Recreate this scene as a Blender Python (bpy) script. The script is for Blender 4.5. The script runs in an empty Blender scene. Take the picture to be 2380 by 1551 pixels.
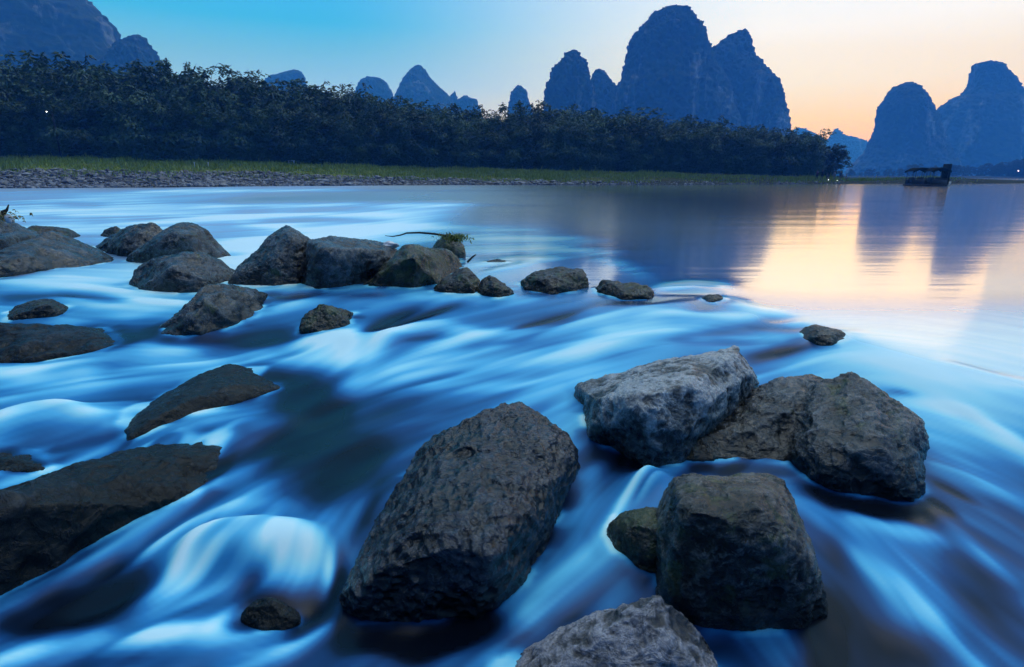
import bpy, bmesh, math, random
import numpy as np
from mathutils import Vector, Matrix, Quaternion

# ------------------------------------------------------------------ camera
scene = bpy.context.scene
COL = scene.collection
CAM_H = 1.3
PITCH = math.radians(15.46)
F = 1322.0            # focal length in picture units (picture 2380 x 1551)
CP, SP = math.cos(PITCH), math.sin(PITCH)
cam_d = bpy.data.cameras.new('camera')
cam_d.sensor_width = 36.0
cam_d.lens = F / 2380.0 * 36.0
cam_d.clip_start = 0.02
cam_d.clip_end = 12000
cam_d.dof.use_dof = True
cam_d.dof.focus_distance = 9.0
cam_d.dof.aperture_fstop = 6.3
cam = bpy.data.objects.new('camera', cam_d)
COL.objects.link(cam)
cam.location = (0, 0, CAM_H)
cam.rotation_euler = (math.radians(90) - PITCH, 0, 0)
scene.camera = cam

# ------------------------------------------------------------------ sky
SUN_AZ = math.radians(30)      # to the right of straight ahead
world = bpy.data.worlds.new('World')
scene.world = world
world.use_nodes = True
wt = world.node_tree
for n in list(wt.nodes):
    wt.nodes.remove(n)


def ramp(nt, stops, interp='LINEAR'):
    r = nt.nodes.new('ShaderNodeValToRGB')
    r.color_ramp.interpolation = interp
    e = r.color_ramp.elements
    while len(e) > len(stops):
        e.remove(e[-1])
    while len(e) < len(stops):
        e.new(0.5)
    for el, (p, c) in zip(e, stops):
        el.position = p
        el.color = (c[0], c[1], c[2], 1) if len(c) == 3 else c
    return r


def math_node(nt, op, a, b=None, c=None):
    m = nt.nodes.new('ShaderNodeMath')
    m.operation = op
    for i, v in enumerate((a, b, c)):
        if v is None:
            continue
        if isinstance(v, (int, float)):
            m.inputs[i].default_value = v
        else:
            nt.links.new(v, m.inputs[i])
    return m.outputs[0]


def map_range(nt, v, a, b, c=0.0, d=1.0, smooth=False):
    m = nt.nodes.new('ShaderNodeMapRange')
    if smooth:
        m.interpolation_type = 'SMOOTHSTEP'
    nt.links.new(v, m.inputs[0])
    for i, x in enumerate((a, b, c, d)):
        m.inputs[i + 1].default_value = x
    return m.outputs[0]


def mix_col(nt, fac, a, b, mode='MIX'):
    m = nt.nodes.new('ShaderNodeMix')
    m.data_type = 'RGBA'
    m.blend_type = mode
    for s, v in ((m.inputs['Factor'], fac), (m.inputs[6], a), (m.inputs[7], b)):
        if isinstance(v, (int, float)):
            s.default_value = v
        elif isinstance(v, (tuple, list)):
            s.default_value = (v[0], v[1], v[2], 1)
        else:
            nt.links.new(v, s)
    return m.outputs[2]


tc = wt.nodes.new('ShaderNodeTexCoord')
sep = wt.nodes.new('ShaderNodeSeparateXYZ')
wt.links.new(tc.outputs['Generated'], sep.inputs[0])
sx, sy, sz = sep.outputs
hl = math_node(wt, 'SQRT', math_node(wt, 'ADD', math_node(wt, 'MULTIPLY', sx, sx),
                                     math_node(wt, 'ADD', math_node(wt, 'MULTIPLY', sy, sy), 1e-5)))
dot = math_node(wt, 'DIVIDE', math_node(wt, 'ADD', math_node(wt, 'MULTIPLY', sx, math.sin(SUN_AZ)),
                                        math_node(wt, 'MULTIPLY', sy, math.cos(SUN_AZ))), hl)
glow = math_node(wt, 'POWER', map_range(wt, dot, 0.66, 0.99), 2.3)
elev = map_range(wt, sz, -0.1, 1.0)          # 0.0909 is the horizon


def ev(s):
    return (s + 0.1) / 1.1


HAZE_DENSITY = .00070
HAZE_COLOR = (.06, .30, .95)
HAZE_LIGHT = (.25, .36, .54)      # what the haze itself sends back from that sky


def beyond_haze(stops):
    """sky brightness outside the haze box that gives these colours once seen through it"""
    out = []
    for sn, c in stops:
        e = math.asin(max(min(sn, .999), -.02))
        L = min(2300 / math.cos(e), 480 / max(math.sin(e), 1e-3))
        r = []
        for ch in range(3):
            T = math.exp(-HAZE_DENSITY * HAZE_COLOR[ch] * L)
            r.append(max(0.0, (c[ch] - HAZE_LIGHT[ch] * (1 - T)) / T))
        out.append((ev(sn), r))
    return [(0, (.03, .05, .08)), (ev(-.02), (.06, .08, .12))] + out


near = ramp(wt, beyond_haze([(-.008, (1.0, .52, .42)), (.04, (1.0, .58, .36)), (.08, (.97, .73, .48)), (.13, (.94, .87, .75)), (.20, (.95, .93, .90)),
                             (.27, (.84, .92, .97)), (.40, (.42, .78, 1.08)), (.64, (.30, .62, 1.0)), (.999, (.30, .60, .95))]))
far = ramp(wt, beyond_haze([(-.008, (.80, .60, .66)), (.05, (.74, .61, .70)), (.09, (.54, .63, .80)), (.14, (.27, .55, .84)),
                            (.22, (.060, .48, .80)), (.40, (.06, .42, .90)), (.64, (.10, .42, .85)), (.999, (.30, .60, .95))]))
wt.links.new(elev, near.inputs[0])
wt.links.new(elev, far.inputs[0])
skyc = mix_col(wt, glow, far.outputs[0], near.outputs[0])
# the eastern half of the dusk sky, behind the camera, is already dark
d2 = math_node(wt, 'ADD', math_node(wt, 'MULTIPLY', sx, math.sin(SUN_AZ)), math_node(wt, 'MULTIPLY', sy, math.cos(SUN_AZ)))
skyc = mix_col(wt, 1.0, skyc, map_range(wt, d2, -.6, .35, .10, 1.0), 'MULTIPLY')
# bright sky patch added above the picture to light rock tops and foam
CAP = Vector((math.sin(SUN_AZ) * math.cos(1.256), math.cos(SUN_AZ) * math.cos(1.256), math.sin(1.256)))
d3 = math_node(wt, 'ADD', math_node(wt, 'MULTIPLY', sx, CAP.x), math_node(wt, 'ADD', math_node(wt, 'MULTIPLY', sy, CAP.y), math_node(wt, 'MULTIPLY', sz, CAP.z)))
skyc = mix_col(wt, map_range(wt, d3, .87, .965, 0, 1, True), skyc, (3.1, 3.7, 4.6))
nish = wt.nodes.new('ShaderNodeTexSky')
nish.sky_type = 'NISHITA'
nish.sun_disc = False
nish.sun_elevation = math.radians(1.0)
nish.sun_rotation = SUN_AZ
bg1 = wt.nodes.new('ShaderNodeBackground')
wt.links.new(nish.outputs[0], bg1.inputs[0])
bg1.inputs[1].default_value = 0.005
bg2 = wt.nodes.new('ShaderNodeBackground')
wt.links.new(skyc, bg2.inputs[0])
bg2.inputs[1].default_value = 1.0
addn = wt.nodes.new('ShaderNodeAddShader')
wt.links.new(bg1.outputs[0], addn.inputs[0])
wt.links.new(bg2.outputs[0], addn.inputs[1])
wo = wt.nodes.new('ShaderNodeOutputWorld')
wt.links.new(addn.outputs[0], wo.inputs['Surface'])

# the sun has just set behind the hills: a faint, wide, warm after-glow
sun_d = bpy.data.lights.new('sun', 'SUN')
sun_d.energy = 0.06
sun_d.angle = math.radians(20)
sun_d.color = (1.0, 0.82, 0.66)
sun = bpy.data.objects.new('sun', sun_d)
COL.objects.link(sun)
_sd = Vector((math.sin(SUN_AZ) * math.cos(.14), math.cos(SUN_AZ) * math.cos(.14), math.sin(.14)))
sun.rotation_euler = _sd.to_track_quat('Z', 'Y').to_euler()

scene.view_settings.view_transform = 'Standard'
scene.view_settings.look = 'None'
scene.view_settings.exposure = 0.0
scene.view_settings.gamma = 1.0
cy = scene.cycles
cy.use_denoising = True
cy.max_bounces = 6
cy.diffuse_bounces = 2
cy.glossy_bounces = 3
cy.transmission_bounces = 2
cy.transparent_max_bounces = 6
cy.volume_bounces = 2
cy.caustics_reflective = False
cy.caustics_refractive = False
cy.sample_clamp_indirect = 3.0

# ------------------------------------------------------------------ helpers
rng = np.random.default_rng(7)
random.seed(7)


def tag(o, label=None, cat=None, group=None, kind=None):
    for k, v in (('label', label), ('category', cat), ('group', group), ('kind', kind)):
        if v:
            o[k] = v
    return o


def ray(px, py):
    px, py = np.asarray(px, float), np.asarray(py, float)
    a, b = (px - 1190.0) / F, (775.5 - py) / F
    return a, CP + b * SP, -SP + b * CP


def at_depth(px, py, Y):
    x, y, z = ray(px, py)
    k = Y / y
    return np.array([x * k, y * k, CAM_H + z * k]).T


def at_z(px, py, z0=0.0):
    x, y, z = ray(px, py)
    k = (z0 - CAM_H) / z
    return np.array([x * k, y * k, CAM_H + z * k]).T


def project(x, y, z):
    zz = z - CAM_H
    dep = y * CP - zz * SP
    up = y * SP + zz * CP
    dep = np.maximum(dep, 1e-3)
    return 1190 + F * x / dep, 775.5 - F * up / dep


def _h(ix, iy, iz, seed):
    h = (ix.astype(np.uint32) * np.uint32(374761393)) ^ (iy.astype(np.uint32) * np.uint32(668265263)) \
        ^ (iz.astype(np.uint32) * np.uint32(2147483647 - 58)) ^ np.uint32((seed * 1274126177) & 0xffffffff)
    h = (h ^ (h >> np.uint32(13))) * np.uint32(1274126177)
    h = (h ^ (h >> np.uint32(16))) * np.uint32(2246822519)
    h = h ^ (h >> np.uint32(15))
    return (h & np.uint32(0xffffff)).astype(np.float32) / 8388607.5 - 1.0


def vnoise(x, y, z=None, seed=0):
    x = np.asarray(x, np.float64)
    y = np.asarray(y, np.float64)
    z = np.zeros_like(x) if z is None else np.asarray(z, np.float64)
    fx, fy, fz = np.floor(x), np.floor(y), np.floor(z)
    ix, iy, iz = fx.astype(np.int64), fy.astype(np.int64), fz.astype(np.int64)
    u, v, w = x - fx, y - fy, z - fz
    u, v, w = [t * t * t * (t * (t * 6 - 15) + 10) for t in (u, v, w)]
    r = 0
    for dx in (0, 1):
        for dy in (0, 1):
            for dz in (0, 1):
                wt_ = (u if dx else 1 - u) * (v if dy else 1 - v) * (w if dz else 1 - w)
                r = r + wt_ * _h(ix + dx, iy + dy, iz + dz, seed)
    return r


def fbm(x, y, z=None, oct=4, seed=0, gain=.5):
    r, a, f = 0, 1.0, 1.0
    z = np.zeros_like(x) if z is None else z
    for i in range(oct):
        r = r + a * vnoise(x * f + 17.3 * i, y * f + 5.1 * i, z * f + 9.7 * i, seed + i)
        a *= gain
        f *= 2.03
    return r


def sstep(a, b, x):
    t = np.clip((x - a) / (b - a), 0, 1)
    return t * t * (3 - 2 * t)


def mesh_np(name, V, Fq, mat=None, smooth=True, parent=None, attrs=None):
    V = np.asarray(V, np.float32)
    Fq = np.asarray(Fq, np.int32)
    n = Fq.shape[1]
    me = bpy.data.meshes.new(name)
    me.vertices.add(len(V))
    me.vertices.foreach_set('co', V.ravel())
    me.loops.add(Fq.size)
    me.loops.foreach_set('vertex_index', Fq.ravel())
    me.polygons.add(len(Fq))
    me.polygons.foreach_set('loop_start', np.arange(0, Fq.size, n, dtype=np.int32))
    me.update(calc_edges=True)
    me.polygons.foreach_set('use_smooth', np.full(len(Fq), smooth, bool))
    for k, v in (attrs or {}).items():
        at = me.attributes.new(k, 'FLOAT', 'POINT')
        at.data.foreach_set('value', np.asarray(v, np.float32).ravel())
    me.validate()
    if mat:
        me.materials.append(mat)
    o = bpy.data.objects.new(name, me)
    COL.objects.link(o)
    if parent:
        o.parent = parent
    return o


def grid_faces(nr, nc, wrap=False):
    i = np.arange(nr - 1)[:, None]
    j = np.arange(nc if wrap else nc - 1)[None, :]
    j2 = (j + 1) % nc
    return np.stack([i * nc + j, i * nc + j2, (i + 1) * nc + j2, (i + 1) * nc + j], -1).reshape(-1, 4)


def bm_obj(name, bm, mat, parent=None, smooth=True):
    me = bpy.data.meshes.new(name)
    bm.to_mesh(me)
    bm.free()
    if mat:
        me.materials.append(mat)
    for p in me.polygons:
        p.use_smooth = smooth
    o = bpy.data.objects.new(name, me)
    COL.objects.link(o)
    if parent:
        o.parent = parent
    return o


def empty(name, loc, rz=0.0):
    o = bpy.data.objects.new(name, None)
    o.empty_display_size = .2
    o.location = loc
    o.rotation_euler = (0, 0, rz)
    COL.objects.link(o)
    return o


def copy_tree(o, parent=None):
    c = o.copy()
    COL.objects.link(c)
    if parent:
        c.parent = parent
    for ch in [q for q in o.children]:
        copy_tree(ch, c)
    return c


def tube(bm, pts, radii, seg=6, cap=True):
    pts = [Vector(p) for p in pts]
    rings = []
    for i, p in enumerate(pts):
        d = (pts[min(i + 1, len(pts) - 1)] - pts[max(i - 1, 0)]).normalized()
        a = d.orthogonal().normalized() if i == 0 else (a - d * a.dot(d)).normalized()
        b = d.cross(a)
        r = radii[i] if hasattr(radii, '__len__') else radii
        rings.append([bm.verts.new(p + (a * math.cos(t) + b * math.sin(t)) * r)
                      for t in [2 * math.pi * k / seg for k in range(seg)]])
    for r0, r1 in zip(rings, rings[1:]):
        for k in range(seg):
            bm.faces.new((r0[k], r0[(k + 1) % seg], r1[(k + 1) % seg], r1[k]))
    if cap:
        bm.faces.new(rings[0][::-1])
        bm.faces.new(rings[-1])


def box(bm, c, s, rot=None, bevel=0.0):
    r = bmesh.ops.create_cube(bm, size=1.0)
    vs = r['verts']
    M = Matrix.Translation(c) @ (rot.to_4x4() if rot else Matrix.Identity(4)) @ Matrix.Diagonal((*s, 1))
    bmesh.ops.transform(bm, matrix=M, verts=vs)
    if bevel:
        es = list({e for v in vs for e in v.link_edges})
        bmesh.ops.bevel(bm, geom=es, offset=bevel, segments=2, affect='EDGES')


def new_mat(name):
    m = bpy.data.materials.new(name)
    m.use_nodes = True
    nt = m.node_tree
    b = nt.nodes['Principled BSDF']
    return m, nt, b


def noise_tex(nt, scale, detail=6, rough=.55, vec=None, dist=0.0):
    n = nt.nodes.new('ShaderNodeTexNoise')
    n.inputs['Scale'].default_value = scale
    n.inputs['Detail'].default_value = detail
    n.inputs['Roughness'].default_value = rough
    n.inputs['Distortion'].default_value = dist
    if vec is not None:
        nt.links.new(vec, n.inputs['Vector'])
    return n.outputs[0]


def mapping(nt, vec, scale=(1, 1, 1), rot=(0, 0, 0)):
    m = nt.nodes.new('ShaderNodeMapping')
    m.inputs['Scale'].default_value = scale
    m.inputs['Rotation'].default_value = rot
    nt.links.new(vec, m.inputs[0])
    return m.outputs[0]


def bump(nt, h, strength, dist, prev=None):
    b = nt.nodes.new('ShaderNodeBump')
    b.inputs['Strength'].default_value = strength
    b.inputs['Distance'].default_value = dist
    nt.links.new(h, b.inputs['Height'])
    if prev is not None:
        nt.links.new(prev, b.inputs['Normal'])
    return b.outputs[0]


# ------------------------------------------------------------------ materials
def rock_material(name, dark, light, wet=.55, scale=1.0, moss=0.0, cells=0.0, light_amt=.5, spec=.5):
    m, nt, b = new_mat(name)
    t = nt.nodes.new('ShaderNodeTexCoord').outputs['Object']
    big = noise_tex(nt, 3.2 * scale, 5, .6, t, .6)
    mid = noise_tex(nt, 13 * scale, 8, .68, t, .9)
    fine = noise_tex(nt, 70 * scale, 6, .7, t)
    s = math_node(nt, 'ADD', math_node(nt, 'MULTIPLY', big, .5), math_node(nt, 'MULTIPLY', mid, .5))
    f = map_range(nt, s, .50 - .18 * light_amt, .72 - .16 * light_amt)
    wa = nt.nodes.new('ShaderNodeAttribute')
    wa.attribute_name = 'wear'
    f = math_node(nt, 'MULTIPLY', f, map_range(nt, wa.outputs['Fac'], .2, .85, .10, 1.8))
    f = math_node(nt, 'MINIMUM', math_node(nt, 'ADD', f, map_range(nt, wa.outputs['Fac'], .62, 1.0, 0, .35)), 1.0)
    c = mix_col(nt, f, dark, light)
    vn_ = nt.nodes.new('ShaderNodeTexNoise')
    vn_.inputs['Scale'].default_value = 5.5 * scale
    vn_.inputs['Detail'].default_value = 5
    vn_.inputs['Roughness'].default_value = .6
    vn_.inputs['Distortion'].default_value = 1.6
    nt.links.new(mapping(nt, t, (1, 1.6, 1.3), (.4, .3, .8)), vn_.inputs['Vector'])
    vv_ = math_node(nt, 'ABSOLUTE', math_node(nt, 'SUBTRACT', vn_.outputs[0], .5))
    vein = math_node(nt, 'MULTIPLY', map_range(nt, vv_, 0, .045, 1, 0), map_range(nt, wa.outputs['Fac'], .3, .7, .15, .8))
    c = mix_col(nt, vein, c, tuple(min(.75, 1.7 * q) for q in light))
    sp = map_range(nt, fine, .34, .70, .5, 1.45)
    c = mix_col(nt, 1.0, c, sp, 'MULTIPLY')
    mu = nt.nodes.new('ShaderNodeTexVoronoi')
    mu.feature = 'DISTANCE_TO_EDGE'
    mu.inputs['Scale'].default_value = 5.0 * scale
    wv = nt.nodes.new('ShaderNodeMix')
    wv.data_type = 'VECTOR'
    wv.inputs['Factor'].default_value = .12
    nz = nt.nodes.new('ShaderNodeTexNoise')
    nz.inputs['Scale'].default_value = 4 * scale
    nz.inputs['Detail'].default_value = 5
    nt.links.new(t, nz.inputs['Vector'])
    nt.links.new(t, wv.inputs[4])
    nt.links.new(nz.outputs['Color'], wv.inputs[5])
    nt.links.new(wv.outputs[1], mu.inputs['Vector'])
    crack = map_range(nt, mu.outputs['Distance'], 0.0, .03, .55, 1.0)
    c = mix_col(nt, .25, c, crack, 'MULTIPLY')
    if moss:
        mn = noise_tex(nt, 6 * scale, 6, .65, t, .4)
        mf = map_range(nt, mn, .62 - .22 * moss, .70 - .18 * moss)
        c = mix_col(nt, math_node(nt, 'MULTIPLY', mf, .8), c, (.045, .062, .016))
    # river-soaked band over the waterline; where raised it also paints in front-face shade
    at = nt.nodes.new('ShaderNodeAttribute')
    at.attribute_name = 'soak_shade'
    soak_shade = at.outputs['Fac']
    c = mix_col(nt, math_node(nt, 'MULTIPLY', soak_shade, .72), c, (.006, .007, .006))
    nt.links.new(c, b.inputs['Base Color'])
    ro = math_node(nt, 'SUBTRACT', map_range(nt, mid, .3, .75, wet - .08, wet + .22), math_node(nt, 'MULTIPLY', soak_shade, .06))
    nt.links.new(ro, b.inputs['Roughness'])
    b.inputs['Specular IOR Level'].default_value = spec
    nrm = bump(nt, vein, .5, .02)
    nrm = bump(nt, mid, .55, .03, nrm)
    nrm = bump(nt, fine, .4, .006, nrm)
    nrm = bump(nt, crack, .25, .012, nrm)
    if cells:
        vo = nt.nodes.new('ShaderNodeTexVoronoi')
        vo.feature = 'SMOOTH_F1'
        vo.inputs['Scale'].default_value = 30
        vo.inputs['Smoothness'].default_value = .35
        vm = mapping(nt, t, (1.0, .55, 1.0), (0.3, 0, .5))
        wv2 = nt.nodes.new('ShaderNodeMix')
        wv2.data_type = 'VECTOR'
        wv2.inputs['Factor'].default_value = .06
        nt.links.new(vm, wv2.inputs[4])
        nt.links.new(nz.outputs['Color'], wv2.inputs[5])
        nt.links.new(wv2.outputs[1], vo.inputs['Vector'])
        nrm = bump(nt, vo.outputs['Distance'], cells, .03, nrm)
    nt.links.new(nrm, b.inputs['Normal'])
    return m


M_ROCK = rock_material('river_rock', (.0025, .003, .004), (.075, .085, .098), .17, 1.0, .15, 0, .40, .5)
M_ROCK_PALE = rock_material('pale_river_rock', (.010, .011, .012), (.36, .38, .40), .26, 1.3, 0, 0, .85, .5)
M_ROCK_NEAR = rock_material('mottled_grey_rock', (.008, .008, .010), (.26, .255, .29), .28, 1.5, 0, 0, .75, .7)
M_ROCK_VEIL = rock_material('drowned_rock', (.003, .004, .006), (.030, .034, .042), .30, 1.0, 0, 0, .3, .22)
M_ROCK_DARK = rock_material('dark_wet_rock', (.004, .005, .006), (.055, .060, .066), .28, 1.0, .5, 0, .3, .35)
M_ROCK_MOSS = rock_material('mossy_rock', (.004, .005, .003), (.06, .06, .05), .24, 1.2, .8, 0, .4)
M_ROCK_CELL = rock_material('pitted_wet_rock', (.002, .0025, .004), (.035, .04, .055), .12, 1.0, 0, .7, .5, .55)
M_ROCK_FRONT = rock_material('blotched_rock', (.003, .004, .003), (.13, .13, .125), .20, 1.6, .45, 0, .36, .45)


def leaf_material(name, c0, c1, rough=.6):
    m, nt, b = new_mat(name)
    g = nt.nodes.new('ShaderNodeNewGeometry')
    oi = nt.nodes.new('ShaderNodeObjectInfo')
    r = math_node(nt, 'ADD', math_node(nt, 'MULTIPLY', g.outputs['Random Per Island'], .45),
                  math_node(nt, 'MULTIPLY', oi.outputs['Random'], .55))
    c = mix_col(nt, r, c0, c1)
    nt.links.new(c, b.inputs['Base Color'])
    b.inputs['Roughness'].default_value = rough
    b.inputs['Specular IOR Level'].default_value = .25
    return m


M_LEAF = leaf_material('bamboo_leaf', (.014, .038, .018), (.085, .155, .060))
M_CULM = leaf_material('bamboo_culm', (.020, .030, .014), (.045, .055, .025))
M_TREE = leaf_material('tree_leaf', (.016, .034, .018), (.045, .075, .034))
M_BARK = leaf_material('bark', (.03, .025, .02), (.06, .05, .04), .9)
M_GRASS = leaf_material('grass_blade', (.13, .20, .02), (.42, .45, .06), .7)
M_DRY = leaf_material('dry_stem', (.16, .14, .06), (.30, .26, .12), .8)
M_SEDGE = leaf_material('sedge_blade', (.06, .085, .016), (.22, .26, .055), .7)
M_STICK = leaf_material('driftwood', (.035, .03, .026), (.07, .06, .05), .85)

m, nt, b = new_mat('ground_soil')
t = nt.nodes.new('ShaderNodeTexCoord').outputs['Object']
at = nt.nodes.new('ShaderNodeAttribute')
at.attribute_name = 'land'
n1 = noise_tex(nt, 2.5, 6, .7, t)
n2 = noise_tex(nt, .35, 5, .6, t)
gravel = mix_col(nt, map_range(nt, n1, .35, .68), (.025, .024, .024), (.13, .125, .13))
grass = mix_col(nt, map_range(nt, n1, .35, .65), (.06, .09, .015), (.20, .23, .045))
bed = mix_col(nt, n1, (.02, .022, .02), (.05, .05, .045))
lf = math_node(nt, 'ADD', at.outputs['Fac'], math_node(nt, 'MULTIPLY', math_node(nt, 'SUBTRACT', n2, .5), .5))
c = mix_col(nt, map_range(nt, lf, .42, .58), gravel, grass)
mu_ = nt.nodes.new('ShaderNodeAttribute')
mu_.attribute_name = 'mud'
c = mix_col(nt, math_node(nt, 'MULTIPLY', mu_.outputs['Fac'], .97), c, mix_col(nt, n1, (.014, .016, .009), (.045, .05, .022)))
c = mix_col(nt, map_range(nt, at.outputs['Fac'], -.02, .0), bed, c)
nt.links.new(c, b.inputs['Base Color'])
b.inputs['Roughness'].default_value = 1.0
b.inputs['Specular IOR Level'].default_value = .05
nt.links.new(bump(nt, n1, .8, .15), b.inputs['Normal'])
M_GROUND = m

m, nt, b = new_mat('shingle_stone')
g = nt.nodes.new('ShaderNodeNewGeometry')
c = mix_col(nt, g.outputs['Random Per Island'], (.022, .022, .024), (.22, .22, .24))
nt.links.new(c, b.inputs['Base Color'])
b.inputs['Roughness'].default_value = .6
M_STONE = m

m, nt, b = new_mat('karst_slope')
t = nt.nodes.new('ShaderNodeTexCoord').outputs['Object']
n1 = noise_tex(nt, .10, 6, .7, t)
n2 = noise_tex(nt, .022, 6, .6, mapping(nt, t, (1, 1, .35)), .8)
veg = mix_col(nt, map_range(nt, n1, .35, .68), (.014, .024, .018), (.035, .055, .035))
cl = map_range(nt, n2, .56, .66)
st = noise_tex(nt, .12, 5, .7, mapping(nt, t, (1, 1, .15)))
rockc = mix_col(nt, map_range(nt, st, .3, .7), (.14, .14, .14), (.60, .59, .58))
c = mix_col(nt, math_node(nt, 'MULTIPLY', cl, .5), veg, rockc)
nt.links.new(c, b.inputs['Base Color'])
b.inputs['Roughness'].default_value = .95
b.inputs['Specular IOR Level'].default_value = .1
nt.links.new(bump(nt, n1, .5, 2.0), b.inputs['Normal'])
M_KARST = m

# ------------------------------------------------------------------ the river: levels
WX = np.array([-30, -7, -3.4, -1.0, .6, 2.2, 2.75, 3.4, 5.0, 9])
WY = np.array([8.8, 7.4, 6.7, 7.0, 6.6, 5.9, 4.9, 3.2, 1.6, -3])


def level(x, y):
    """smooth mean water level: the pool above the stone weir, the rapids below it"""
    s = np.interp(x, WX, WY) - y
    return -0.20 * sstep(-0.1, 2.6, s)


def on_water(px, py):
    px, py = np.asarray(px, float), np.asarray(py, float)
    z = np.zeros_like(px)
    for _ in range(12):
        P = at_z(px, py, z)
        z = .5 * z + .5 * level(P[..., 0], P[..., 1])
    return at_z(px, py, z)


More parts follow.
